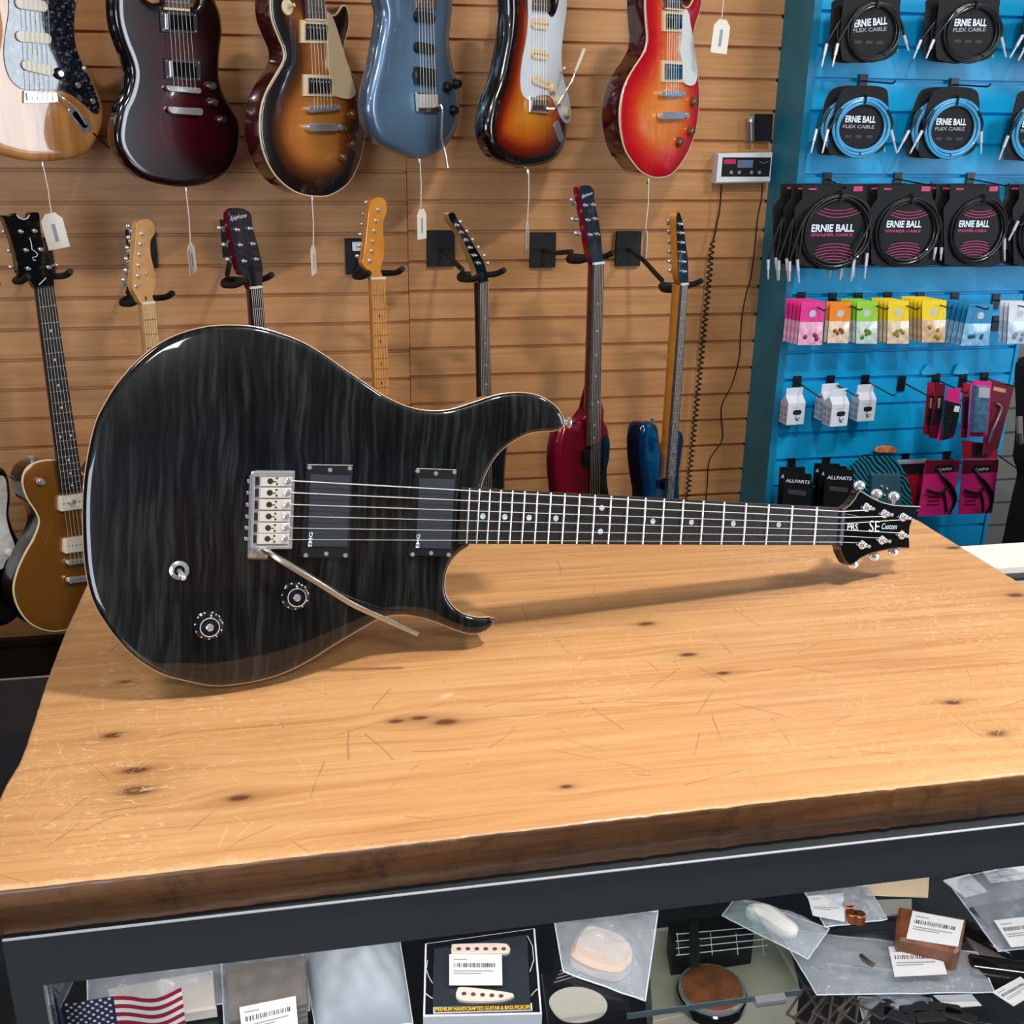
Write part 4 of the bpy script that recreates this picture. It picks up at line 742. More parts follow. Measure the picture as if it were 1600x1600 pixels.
# black headstock, red back, script logo
pl, r = hang('electric_guitar', 'red-backed guitar with black headstock and white script logo rising behind the black guitar', 400, 452, 2.47, 56)
P_ = fretboard(pl, r, (392, 452), (409.5, 449.5), (417, 815), (442, 812), 20, 0, ebony, wine, dots=False, frm=mat('pale fret', (170, 178, 190), .3, .8))
hd_ = head(pl, r, [(392, 452), (388, 436), (377, 428), (371, 412), (366, 389), (361, 366), (358, 345), (358, 333), (364, 327), (374, 325), (385, 328), (393, 336), (395, 354), (401, 375), (407, 398), (411, 422), (410, 440), (409.5, 449)], -.003, .014, mat('satin black face', (30, 36, 46), .3, coat=.6), wine)
tuners(pl, hd_, [(371, 359), (391, 357), (376, 383), (395.5, 381), (382, 408), (401, 405)], [(342, 356), None, (349, 382), None, (355, 405), None], -.003, .014)
text('Epiphone', pl.l(362, 347, 0), pl.l(387.5, 341.5, 0), .012, wt, hd_, -.0026, shear=.3); MB().prism(pl.ls([(391, 417), (396, 413), (402, 447), (398, 449)], 0), -.003, -.001).build('truss_cover', blackp, hd_)
body('body', [(-.14, -.72), (-.15, -.62), (-.12, -.54), (-.13, -.44), (-.08, -.40), (.03, -.42), (.09, -.46), (.13, -.42), (.12, -.52), (.16, -.62), (.14, -.74), (.0, -.80)], .045, wine, wine, r, .004, N=90, grid=.02)
hidden_fittings(pl, r, (441, 890), blackp)
strings(pl, r, (441, 902), (400.5, 451), .003, .002, .0085, .0068)
hanger((368, 372), 2.50, (384, 432), 'black hanger holding the black headstock with script logo', 56, .075)
# amber neck
pl, r = hang('electric_guitar', 'guitar with glossy amber maple neck and headstock rising behind the black guitar', 590, 435, 2.55, 36)
P_ = fretboard(pl, r, (580, 437), (602.5, 436), (589.7, 717), (612.5, 715), 20, 0, amberb, amberb, dotm=inkb, frm=mat('worn fret', (0, 0, 0)), side=.016)
hd_ = head(pl, r, [(580, 436), (576.5, 425), (567, 413), (569, 396), (572, 375), (575, 345), (579, 318), (587, 309.5), (597, 309), (604, 316), (604, 332), (599.5, 346), (599, 361), (601, 380), (600, 401), (595, 420), (597.5, 434)], -.001, .014, amberb, amberb)
tuners(pl, hd_, [(592, 328), (589, 345), (586, 361), (584, 377), (582, 392.5), (579, 408)], [(572, 316), (568, 334), (566, 350), (563, 366), (560, 384), (558, 400)], -.001, .014)
body('body', [(-.14, -.72), (-.155, -.62), (-.12, -.52), (-.14, -.42), (-.07, -.39), (.03, -.40), (.045, -.46), (.09, -.46), (.13, -.41), (.12, -.52), (.165, -.62), (.15, -.74), (.0, -.81)], .045, amberb, amberb, r, .005, N=90, grid=.02); hidden_fittings(pl, r, (604, 850), blackp)
strings(pl, r, (604, 862), (591, 436), .003, .002, .0088, .0068)
hanger((560, 400), 2.585, (588, 421), 'black hanger with a small white sticker holding the amber neck', 36, .085); 
q = ony(561, 385, YF-.016); st = MB().rrect(0, 0, .034, .022, 0, .0008, .002).build('sticker', paper); st.matrix_world = Matrix([[1, 0, 0, q[0]], [0, 0, -1, q[1]+.0005], [0, 1, 0, q[2]], [0, 0, 0, 1]]); tag(st, 'small white sticker on the hanger plate beside the amber headstock', 'sticker')
# black headstock turned away
pl, r = hang('electric_guitar', 'guitar with rosewood neck and headstock seen nearly edge-on in the middle of the wall', 757, 440, 2.50, 50)
P_ = fretboard(pl, r, (750, 442), (763, 440), (754.5, 717), (770.5, 714), 20, 0, rosew, blackp, nutm=blackp, frm=mat('dull fret', (96, 86, 80), .4, .7), side=.018)
hd_ = head(pl, r, [(749, 442), (744.6, 424), (735, 399), (719.5, 366), (706, 347), (701, 335), (705, 332.5), (710.5, 333), (717, 345.5), (729, 362), (742, 385), (755, 406), (759.5, 420), (762.5, 438)], -.001, .016, blackg, natm)
tuners(pl, hd_, [(714, 352), (721, 363), (728, 375), (735, 387), (741.5, 399), (748, 411)], [(719, 346), (729, 361), (738, 374), (747, 386), (756, 399), (762, 411)], -.001, .002)
body('body', pl.ls([(794, 684), (790, 715), (788, 757), (793, 800), (801, 845), (790, 885), (760, 905), (725, 892), (711, 850), (716, 800), (712, 750), (706, 700), (711, 682), (722, 690), (735, 712), (755, 723), (773, 716), (784, 694)], -.004), .044, blackg, wined, r, .006); hidden_fittings(pl, r, (763, 838), blackp)
strings(pl, r, (763, 848), (756.5, 441), .003, .002, .0085, .0068)
hanger((688, 388), 2.52, (751, 424), 'black hanger with a tapered plate left of the middle, holding the edge-on headstock', 50, .085, pw=.036)
# red guitar with black guard
pl, r = hang('electric_guitar', 'metallic red guitar with black guard and red-edged headstock hanging right of the middle', 935, 412, 2.50, 44)
met = mat('metallic red', (134, 12, 42), .26, .35, coat=1)
body('body', pl.ls([(884, 662), (877, 682), (873, 710), (873, 745), (876, 775), (874, 805), (868, 830), (876, 870), (905, 890), (940, 885), (962, 860), (966, 825), (958, 795), (953, 765), (950, 735), (953, 705), (954, 678), (948, 658), (941, 655), (936, 668), (932, 690), (925, 692), (918, 678), (912, 655), (905, 660), (895, 660)], -.0), .04, met, met, r, .012)
MB().prism(spline(pl.ls([(922, 692), (940, 688), (948, 680), (953, 690), (952, 715), (948, 738), (951, 770), (957, 800), (940, 860), (924, 850), (923, 800), (922, 740)], .003), 90), .0003, .003, .0008).build('pickguard', blackg, r)
quad(pl, r, 'pickup', [(914, 706), (932, 700), (932, 722), (914, 728)], .002, .012, blackp)
P_ = fretboard(pl, r, (928, 414), (944, 412), (919, 697), (937, 691), 17.6, .012, rosew, wine, nutm=white, frm=mat('dull fret', (0, 0, 0)), side=.02)
MB().prism(pl.ls([(905, 655), (914, 668), (934, 690), (938, 640), (926, 600), (921, 620), (916, 640)], -.008), -.03, .004, .003).build('neck_heel', met, r)
hd_ = head(pl, r, [(928, 413), (921, 391), (915, 355), (909.5, 321), (905.5, 295), (912, 290), (921, 290), (928, 297), (929.5, 315), (935.5, 343), (939.5, 370), (941, 392), (943, 411)], .009, .016, mat('satin black face', (0, 0, 0)), mat('bright red edge', (150, 14, 40), .25, coat=1))
tuners(pl, hd_, [(915, 321), (927.5, 320), (919, 344), (930.5, 342), (922.5, 367), (934, 366)], [(892, 312), None, (893, 342), None, (899, 364), None], .009, .014)
text('Epiphone', pl.l(909.5, 311, .01), pl.l(926, 305, .01), .009, wt, hd_, .0094, shear=.3)
strings(pl, r, (929, 800), (936, 412), .015, .0145, .0088, .0068)
hanger((847, 390), 2.53, (921, 396), 'black hanger with a wide plate holding the metallic red guitar', 44, .075)
# blue guitar
pl, r = hang('electric_guitar', 'dark blue electric guitar with amber-sided neck hanging at the right end of the wall', 1070, 445, 2.50, 52)
bl = mat('deep blue gloss', (8, 44, 82), .16, .2, coat=1)
body('body', pl.ls([(1010, 662), (1005, 685), (1005, 715), (1008, 745), (1012, 775), (1008, 810), (1003, 845), (1012, 885), (1035, 905), (1060, 890), (1074, 855), (1072, 815), (1064, 780), (1063, 745), (1066, 715), (1070, 690), (1068, 675), (1061, 675), (1056, 694), (1048, 708), (1038, 706), (1033, 692), (1030, 668), (1022, 659)], 0), .044, bl, mat('deep navy gloss', (6, 20, 36), .16, coat=1), r, .01)
P_ = fretboard(pl, r, (1066, 446), (1075.5, 445), (1043, 748), (1056, 746), 19.6, .012, rosew, amberb, frm=mat('pale fret', (0, 0, 0)), nutm=white, side=.026)
hd_ = head(pl, r, [(1066, 446), (1061, 432), (1059, 400), (1058, 370), (1057, 345), (1058, 334), (1061, 331), (1065, 340), (1069, 360), (1072, 382), (1075, 405), (1075.5, 425), (1075, 444)], .009, .016, mat('navy headstock', (20, 32, 44), .2, coat=1), amberb)
tuners(pl, hd_, [(1064, 350), (1065.5, 364), (1066.5, 379), (1067.5, 394), (1068.5, 409), (1069.5, 424)], [(1045, 345), (1045, 361), (1045.5, 377), (1045, 392), (1045, 408), (1046, 422)], .009, .016)
quad(pl, r, 'pickup', [(1039, 752), (1054, 750), (1054, 764), (1039, 766)], .002, .012, blackp)
a = pl.l(1020, 660, -.02); MB().tube([(*a, -.02), (a[0], a[1]+.012, -.02)], [.004, .007], 10).build('strap_button', chrome, r)
strings(pl, r, (1046, 800), (1070.5, 445), .015, .0145, .0088, .0068)
hanger((980, 388), 2.55, (1065, 441), 'black hanger with a square plate holding the dark blue guitar', 52, .085)
# leftmost partial guitar
pl, r = hang('electric_guitar', 'black guitar with worn white pickguard cut off at the left edge of the picture', 0, 981, 2.47, 30)
body('body', pl.ls([(0, 732), (10, 737), (16, 755), (18, 782), (16, 805), (23, 830), (34, 852), (44, 885), (46, 920), (38, 950), (24, 970), (0, 981), (-40, 980), (-85, 965), (-105, 920), (-100, 870), (-80, 830), (-74, 790), (-84, 750), (-88, 715), (-70, 705), (-50, 740), (-25, 748), (-14, 735)]), .045, blackg, blackg, r, .01)
guard(pl, r, [(0, 744), (9, 749), (12, 774), (10, 805), (15, 829), (23, 852), (19, 866), (10, 876), (2, 890), (-15, 880), (-50, 885), (-66, 860), (-62, 820), (-58, 780), (-40, 755), (-15, 760)], mat('aged guard', (196, 188, 180), .3, coat=.5, var=.12))
kn(pl, r, 16, 864, ivory, .009, .012, .002)
P_ = fretboard(pl, r, (-62, 440), (-40, 440), (-50, 760), (-22, 760), 20, .01, rosew, natm, frets=False, dots=False); head(pl, r, [(-62, 440), (-74, 420), (-72, 330), (-55, 322), (-48, 335), (-44, 400), (-40, 438)], .004, .014, natm, natm)
hanger((-60, 380), 2.57, (-50, 444), 'black hanger holding the guitar cut off at the left edge', 30, .075)

# ---------------------------------------------------------------- price tags
def price_tag(top, knot, card, ctr, Y, label, yaw=0, marks=True):
    """string from pixel top to pixel knot; card: width in m, height in m, tilt"""
    a = ony(*top, Y); t = thing('price_tag', label, 'price tag', loc=tuple(a), group='white price tags'); b = ony(*knot, Y)-a; m_ = (b*.5)+np.array([.002, 0, 0])
    MB().tube([(0, 0, 0), tuple(m_), tuple(b)], .0012, 6).build('tag_string', thread, t)
    ang = R(yaw); cw, chh, tilt = card; c_ = ony(*ctr, Y)-a; mb = MB(); h = chh/2; w2 = cw/2
    pts = [(-w2, -h), (w2, -h), (w2, h*.62), (w2*.45, h), (-w2*.45, h), (-w2, h*.62)]; ct, st_ = math.cos(R(tilt)), math.sin(R(tilt)); pts = [(x*ct-y*st_, x*st_+y*ct) for x, y in pts]
    mb.prism(pts, -.0006, .0006); o = mb.build('card', mat('tag card', (232, 222, 208), .8), t, smooth=0)
    o.location = tuple(c_); o.rotation_euler = (R(90), 0, ang)
    if marks: k = MB().prism([(x*ct-y*st_, x*st_+y*ct) for x, y in ((-.004, -h*.6), (.004, -h*.6), (.004, h*.4), (-.004, h*.4))], .0007, .0009).build('writing', mat('tag ink', (150, 150, 160), .8), o, smooth=0)
    return t
price_tag((67, 257), (80, 333), (.046, .076, 8), (85.5, 361), 2.58, 'white price tag under the natural ash guitar', 25)
price_tag((290, 295), (297.5, 381), (.046, .066, 5), (300, 404), 2.58, 'white price tag under the dark wine red guitar, seen nearly edge-on', 76)
price_tag((487, 308), (489.5, 383), (.046, .066, 1), (490, 406), 2.58, 'white price tag under the tobacco sunburst guitar, seen nearly edge-on', 76)
price_tag((656, 250), (657.5, 325), (.042, .068, 0), (659, 350), 2.58, 'white price tag under the metallic blue guitar', 55)
price_tag((826, 266), (824, 345), (.046, .066, -1), (824, 368), 2.58, 'white price tag under the sunburst guitar with white pickguard', 72)
price_tag((1014, 281), (1009, 358), (.046, .066, -2), (1008, 381), 2.58, 'white price tag under the cherry sunburst guitar, seen edge-on', 84, False)
price_tag((1131, -30), (1127, 34), (.044, .072, -4), (1126, 57), 2.6, 'white price tag hanging alone above the wall tuner', 12)
price_tag((783, -40), (781, 18), (.046, .066, -2), (782, 38), 2.78, 'white price tag half hidden left of the sunburst guitar', 60)

# ---------------------------------------------------------------- wall tuner and cords
pl = wallpl(1158, 285, YF-.02, -3); t = thing('wall_tuner', 'white boxed electronic tuner with black panel mounted beside the blue trim', 'tuner', pl)
quad(pl, t, 'housing', [(1122, 240), (1208, 238), (1204, 285), (1118, 287)], -.019, .022, white, .004); fpn = quad(pl, t, 'front_panel', [(1129.5, 246), (1205, 246), (1202, 276), (1127, 276)], .021, .0232, blackp, .0003)
quad(pl, fpn, 'display', [(1153, 250), (1177, 250), (1176, 262), (1152, 262)], .023, .0237, mat('grey display', (104, 124, 152), .2), .0001); quad(pl, fpn, 'badge', [(1131, 249), (1150, 249), (1149.5, 256), (1131, 256)], .023, .0237, mat('pink badge', (206, 40, 96), .4), .0001)
text('BOSS', pl.l(1132, 255, .024), pl.l(1149, 255, .024), .006, wt, fpn, .0239) if False else None
for x in (1142.5, 1155, 1174, 1186.5): MB().cyl(*pl.l(x, 269.5, .024), .0048, .023, .0255, 14).build('button', mat('grey button', (150, 146, 142), .4), fpn)
MB().tube([(*pl.l(1187, 253, .0236), .0236), (*pl.l(1194, 255, .0236), .0236), (*pl.l(1201, 252, .0236), .0236)], .0008, 4).build('logo', mat('grey print', (150, 152, 158), .5), fpn)
pts = [(1127, 288), (1126, 310), (1124, 330), (1121, 345), (1117, 365), (1114, 377)]; a = spline([ony(x, y, YF-.03) for x, y in pts], 30, False)
cx0 = [(1114, 377), (1111, 400), (1109, 430), (1105, 470), (1101, 510), (1096, 560), (1090, 620), (1084, 680), (1078, 740), (1073, 800), (1068, 860), (1060, 920)]
cc = spline([ony(x, y, YF-.035) for x, y in cx0], 760, False); pa = [tuple(p) for p in a]
for i, p in enumerate(cc):
    f = i/len(cc); rr = .0062 if f < .85 else .005; ph = i*.56*(1 if f > .16 else 1); pa.append((p[0]+rr*math.cos(ph), p[1]+rr*math.sin(ph), p[2]))
tag(MB().tube(pa, .0022, 6).build('coiled_cord', blackm), 'black coiled cord hanging from the left end of the wall tuner', 'cord')
tag(MB().tube(spline([ony(x, y, YF-.008) for x, y in ((1191, 286), (1190, 310), (1184, 340), (1178, 400), (1172, 440), (1168, 452), (1160, 490), (1157, 530), (1155, 560), (1144, 600), (1129, 630), (1127, 650), (1129, 685), (1117, 705), (1108, 722), (1105, 760), (1102, 800), (1098, 860))], 120, False), .0016, 6).build('thin_cord', blackm), 'thin black cord wandering down the wall from the right end of the tuner', 'cord')
pl = wallpl(1173, 220, YF-.004); t = thing('wall_bracket', 'black bracket in the slot wall above the wall tuner', 'bracket', pl); quad(pl, t, 'bracket_plate', [(1186, 178), (1209, 178), (1206, 221), (1184, 221)], 0, .03, blackp, .002)
pl = wallpl(1173, 220, YF-.03); t = thing('clear_tube', 'clear plastic slide tube with a silver cap beside the black bracket', 'tube', pl); a = pl.l(1174, 220); b = pl.l(1174.5, 178)
MB().tube([(*a, .0), (b[0], b[1]-.02, 0)], .0085, 16).build('tube_wall', mat('grey clear plastic', (130, 134, 140), .1, coat=1, trans=.5), t); MB().tube([(b[0], b[1]-.02, 0), (b[0], b[1]-.006, 0), (b[0], b[1], 0)], [.009, .008, .011], 16).build('cap', chrome, t)
t = thing('wooden_ledge', 'black floor amplifier with a silver edge strip at the lower left beside the counter', 'amplifier', loc=tuple(onz(10, 1140, .42)-np.array([.3, -.1, .42]))); t.name = 'floor_amplifier'
q = t.location; X1 = onz(44, 1128, .42)[0]-q[0]+.06; MB().box(-.5, X1, -.12, .10, .0, .42).build('cabinet', mat('black tolex', (16, 16, 17), .8, bump=.4, bscale=500), t, smooth=0)
MB().box(-.5, X1, .098, .102, .416, .422).build('edge_strip', mat('silver trim', (170, 165, 160), .4, .7), t, smooth=0)
# ---------------------------------------------------------------- goods on the blue wall
def dup(root, off, label, group=None):
    """copy of a thing with copies of its parts and sub-parts, moved by off"""
    c = root.copy(); COL.objects.link(c); c.matrix_world = Matrix.Translation(off) @ root.matrix_world; c['label'] = label
    if group: c['group'] = group
    def rec(o, p):
        for ch in list(o.children):
            k = ch.copy(); COL.objects.link(k); k.parent = p; rec(ch, k)
    rec(root, c); return c
def hook(mx, my, tx, ty, Y, label):
    r1, r2 = ray(mx, my), ray(tx, ty); Y = min(2.67, max(2.40, BY*(r1[0]/r1[1])/(r2[0]/r2[1])))      # the wire stands square off the wall
    p = ony(mx, my, BY); q = ony(tx, ty, Y)-p; q[2] = max(q[2], -.06); t = thing('display_hook', label, 'hook', loc=tuple(p), group='black wire hooks in the blue slot wall')
    MB().box(-.011, .011, -.006, -.0006, -.03, .012).build('hook_plate', blackp, t, smooth=0)
    MB().tube([(0, -.003, -.004), (q[0]*.92, q[1]*.92, q[2]-.006), (q[0]*.97, q[1]*.97, q[2]-.004), tuple(q)], .0021, 6).build('wire', blackp, t); return t
def plug(mb_path, m_, cable_m, root, name='plug'):
    a, b = [np.array(p) for p in mb_path]; u = (b-a)/np.linalg.norm(b-a); L = np.linalg.norm(b-a)
    o = MB().tube([tuple(a), tuple(a+u*L*.5), tuple(a+u*L*.52), tuple(a+u*L*.93), tuple(b)], [.0042, .0040, .0026, .0026, .0012], 8).build(name, m_, root); return o
mag = mat('magenta print', (196, 52, 110), .5); cardb = mat('black printed card', (12, 12, 14), .55, spec=.3)
wavy = NT('black card with grey wavy lines', rough=.6, spec=.25); _w = wavy.n('TexWave', {'Vector': wavy.n('TexCoord').outputs['Object'], 'Scale': 75, 'Distortion': 7, 'Detail': 2, 'Detail Scale': .35}, wave_type='BANDS').outputs['Fac']
wavy.out(wavy.ramp(_w, [(.8, (9, 9, 10)), (.95, (40, 40, 43))])); wavy = wavy.m
cab_k = mat('black cable', (20, 21, 24), .42, coat=.2); cab_b = mat('light blue cable', (70, 158, 206), .38, coat=.2)
bagclear = sheet_glass('clear bag film', (.97, .98, 1), .10, (.85, .9, .95), .5, .12)
def cable_pack(cx, cy, rx, ry, card, Y, kind, txt, sub, plugs, label, nloop=3, subm=None):
    pl = wallpl(cx, cy, Y); t = thing('cable_pack', label, 'cable', pl); L = lambda x, y, h=0: pl.l(x, y, h)
    cd_ = MB().prism(spline(pl.ls(card), 60) if kind != 'speaker' else pl.ls(card), -.0008, .0006).build('card', wavy if kind != 'speaker' else cardb, t)
    cm = cab_b if kind == 'blue' else cab_k; RX = pl.l(cx+rx, cy)[0]; RY = pl.l(cx, cy-ry)[1]; rt = .0034 if kind != 'blue' else .0042
    for k in range(nloop):
        f = 1-k*(.085 if kind == 'blue' else .06); ph = k*1.9; pts = []
        for i in range(48):
            a = 2*math.pi*i/48; w_ = 1+.015*math.sin(3*a+ph)+.012*math.sin(2*a+ph*2); pts.append((RX*f*w_*math.cos(a), RY*f*w_*math.sin(a)-RY*(1-f)*.2*(k % 2), .0055+.004*(k % 2)+.0012*math.sin(2*a+ph)))
        MB().tube(pts, rt, 8, closed=True).build('cable_loop', cm, t)
    MB().tube([(-.003, RY*.80, .013), (-.003, RY*1.0, .015), (0, RY*1.1, .004)], .003, 6).build('cable_tie', blackp, t)
    for ang in (150, 30, 270) if kind == 'blue' else (180, 300): a = R(ang); MB().tube([(RX*.78*math.cos(a), RY*.78*math.sin(a), .003), (RX*.92*math.cos(a), RY*.92*math.sin(a), .014), (RX*1.07*math.cos(a), RY*1.07*math.sin(a), .002)], .0012, 5).build('cable_tie', blackp, t)
    for (x0, y0, x1, y1) in plugs:
        a, b = L(x0, y0, .006), L(x1, y1, .006); sx = 1 if a[0] > 0 else -1; s0 = (sx*RX*.80, RY*.62, .009)
        MB().tube(spline([s0, (sx*RX*.98+(a[0]-sx*RX)*.2, RY*.25, .012), (a[0]*.97, (a[1]*.7), .011), (*a, .009)], 14, False), rt*.92, 8).build('cable_end', cab_k if kind != 'blue' else cab_k, t)
        plug([(*a, .009), (*b, .008)], mat('plug silver', (226, 226, 232), .35, .4), cm, t)
    (x0, y0, x1, y1, hh) = txt; text('ERNIE BALL', L(x0, y0, .001), L(x1, y1, .001), hh, wt, t, .0010, off=.03)
    (x0, y0, x1, y1, hh) = sub; text('SPEAKER CABLE' if kind == 'speaker' else 'FLEX CABLE', L(x0, y0, .001), L(x1, y1, .001), hh, mag if kind == 'speaker' else mat('grey print', (112, 112, 118), .5), t, .0010, off=.02)
    if kind == 'speaker':
        mb = MB()
        def arc(cy_, r0, a0, a1, w_=.0016):
            n_ = 20; o = [((r0+w_)*math.cos(R(a0+(a1-a0)*i/n_)), cy_+(r0+w_)*math.sin(R(a0+(a1-a0)*i/n_))) for i in range(n_+1)]; i_ = [((r0)*math.cos(R(a0+(a1-a0)*i/n_)), cy_+(r0)*math.sin(R(a0+(a1-a0)*i/n_))) for i in range(n_+1)]
            mb.add([(x, y, .0009) for x, y in o+i_], [(i, i+1, n_+2+i, n_+1+i) for i in range(n_)])
        for k in range(6): hw_ = RX*(.74-.02*abs(k-1)); r0 = RX*1.55; a = math.degrees(math.asin(min(.95, hw_*(.62+.07*k if k < 4 else .9-.12*(k-3))/r0))); arc(-RY*.34-r0-k*RY*.085, r0, 90-a, 90+a)
        mb.build('lower_arcs', mag, t, smooth=0); mb = MB()
        for k in range(3): r0 = RX*1.5; a = 26-5*k; arc(RY*.40+r0+k*RY*.09, r0, 270-a, 270+a)
        mb.build('upper_arcs', mag, t, smooth=0)
        w2 = L(card[0][0]+3, card[0][1]+5, 0), L(card[1][0]-3, card[1][1]+11, 0); MB().prism([(w2[1][0]-.024, w2[1][1]), (w2[1][0], w2[1][1]), (w2[1][0], w2[1][1]+.012), (w2[1][0]-.024, w2[1][1]+.012)], .0006, .001).prism([(w2[0][0]+.012, w2[0][1]-.004), (w2[0][0]+.032, w2[0][1]-.004), (w2[0][0]+.032, w2[0][1]), (w2[0][0]+.012, w2[0][1])], .0006, .001).build('pink_badge', mag, t, smooth=0)
    else:
        mb = MB(); y0 = (L(*txt[:2])[1]+L(*sub[:2])[1])/2-.026
        for k in range(3): mb.rrect(L(txt[0], 0)[0]*0+(L(*txt[:2])[0]+L(*txt[2:4])[0])/2+(k-1)*.028, y0, .018, .007, .0006, .0009, .003)
        mb.build('grey_badges', mat('dim grey print', (46, 46, 50), .6), t, smooth=0)
    return t
def twin(t, n, what, dx=-.006, dz=.0):
    for k in range(n): dup(t, ((dx-.012)*(k+1), .02*(k+1), dz), what, 'packs hanging behind the front ones')
# flex cables, black
t = cable_pack(1364, 50, 40, 46, [(1326, -2), (1400, -4), (1406, 12), (1404, 62), (1398, 84), (1372, 96), (1324, 97), (1314, 80), (1316, 16)], 2.62, 'flex', (1335, 43, 1386, 38, .0165), (1333, 51, 1385, 48, .009), [(1308, 68, 1300, 105), (1411, 55, 1419, 80)], 'black flex cable pack, front of the left hook in the top row'); twin(t, 1, 'black flex cable pack behind the front one on the left hook of the top row')
t = cable_pack(1517, 52, 43, 46, [(1476, -4), (1555, -4), (1561, 14), (1559, 62), (1551, 86), (1524, 97), (1472, 95), (1462, 78), (1466, 14)], 2.62, 'flex', (1491, 41, 1541, 41, .0165), (1489, 50, 1540, 49, .009), [(1458, 62, 1446, 92), (1563, 58, 1571, 90)], 'black flex cable pack, front of the second hook in the top row'); twin(t, 1, 'black flex cable pack behind the front one on the second hook of the top row', -.01)
t = cable_pack(1652, 52, 42, 46, [(1610, -4), (1690, -4), (1696, 62), (1688, 94), (1606, 95), (1598, 70)], 2.62, 'flex', (1626, 41, 1676, 41, .0165), (1624, 50, 1675, 49, .009), [(1597, 55, 1577, 91), (1607, 62, 1590, 95)], 'black flex cable pack in the top row, cut off by the right edge')
# flex cables, light blue
t = cable_pack(1345, 199, 44, 46, [(1326, 136), (1378, 136), (1388, 156), (1384, 222), (1372, 238), (1340, 243), (1300, 242), (1294, 232), (1302, 190), (1308, 156)], 2.62, 'blue', (1320.5, 191, 1367.5, 192, .0155), (1317, 200, 1366, 201, .008), [(1293, 202, 1284, 240), (1391, 202, 1400, 239)], 'light blue flex cable pack, front of the left hook in the second row'); twin(t, 1, 'light blue flex cable pack behind the front one on the left hook', -.008)
t = cable_pack(1487, 201, 42, 46, [(1468, 138), (1518, 138), (1530, 158), (1526, 222), (1514, 240), (1482, 247), (1442, 246), (1436, 234), (1444, 190), (1452, 156)], 2.62, 'blue', (1462.5, 195, 1509, 196, .0155), (1461, 203.5, 1507, 204, .008), [(1440, 204, 1421, 240), (1532, 204, 1532, 241)], 'light blue flex cable pack, front of the second hook in row two'); twin(t, 1, 'light blue flex cable pack behind the front one on the second hook', -.012)
t = cable_pack(1623, 205, 42, 47, [(1600, 142), (1660, 142), (1666, 240), (1576, 250), (1572, 236), (1586, 160)], 2.62, 'blue', (1597, 199, 1644, 199, .0155), (1595, 207, 1642, 208, .008), [(1574, 212, 1560, 250)], 'light blue flex cable pack cut off by the right edge of the picture')
# speaker cables
sc = [(1254, 289), (1350, 288), (1351, 308), (1360, 326), (1357, 410), (1335, 417), (1262, 417), (1243, 412), (1241, 326), (1253, 310)]
t = cable_pack(1306, 362, 54, 58, sc, 2.61, 'speaker', (1267.5, 362.5, 1334, 362, .0185), (1267, 369.5, 1332, 369, .007), [(1233, 408, 1233, 440), (1245, 405, 1248, 442), (1334, 405, 1329, 440), (1354, 395, 1350, 436)], 'pink and black speaker cable pack, front on the left hook in the third row'); twin(t, 2, 'speaker cable pack behind the front one on the left hook of the third row', -.008)
sh = lambda dx, k, dy=0: [((x-1306)*k+1306+dx, y+dy) for x, y in sc]
t = cable_pack(1416, 362, 48, 53, sh(111, .88), 2.61, 'speaker', (1385, 355.5, 1439, 355.5, .017), (1383, 363, 1438, 363, .0065), [(1461, 386, 1458, 406), (1470, 386, 1469, 407)], 'pink and black speaker cable pack, front on the second hook in the third row'); twin(t, 2, 'speaker cable pack behind the front one on the second hook of the third row', -.012)
t = cable_pack(1527, 360, 42, 51, sh(220, .80), 2.61, 'speaker', (1498, 355, 1545, 355, .017), (1496, 362.5, 1541, 362.5, .0065), [(1568, 372, 1569, 408)], 'pink and black speaker cable pack, front on the third hook in the third row'); twin(t, 2, 'speaker cable pack behind the front one on the third hook of the third row', -.014)
t = cable_pack(1634, 362, 42, 51, sh(328, .80), 2.61, 'speaker', (1605, 355, 1652, 355, .017), (1603, 362.5, 1648, 362.5, .0065), [(1590, 345, 1575, 376)], 'pink and black speaker cable pack cut off by the right edge of the picture'); twin(t, 1, 'speaker cable pack behind the one cut off by the right edge', -.014)
for mx, my, tx, ty, w_ in ((1366, -10, 1380, -2, 'left black flex cables'), (1520, -10, 1535, 0, 'second black flex cables'), (1348, 124, 1399, 126, 'left light blue cables'), (1490, 130, 1548, 131, 'second light blue cables'), (1625, 134, 1690, 138, 'light blue cables at the right edge'),
                      (1292, 277, 1322, 290, 'left speaker cables'), (1402, 277, 1456, 286, 'second speaker cables'), (1515, 277, 1577, 287, 'third speaker cables'), (1630, 278, 1690, 287, 'speaker cables at the right edge')): hook(mx, my, tx, ty, 2.53, 'black wire hook carrying the '+w_)
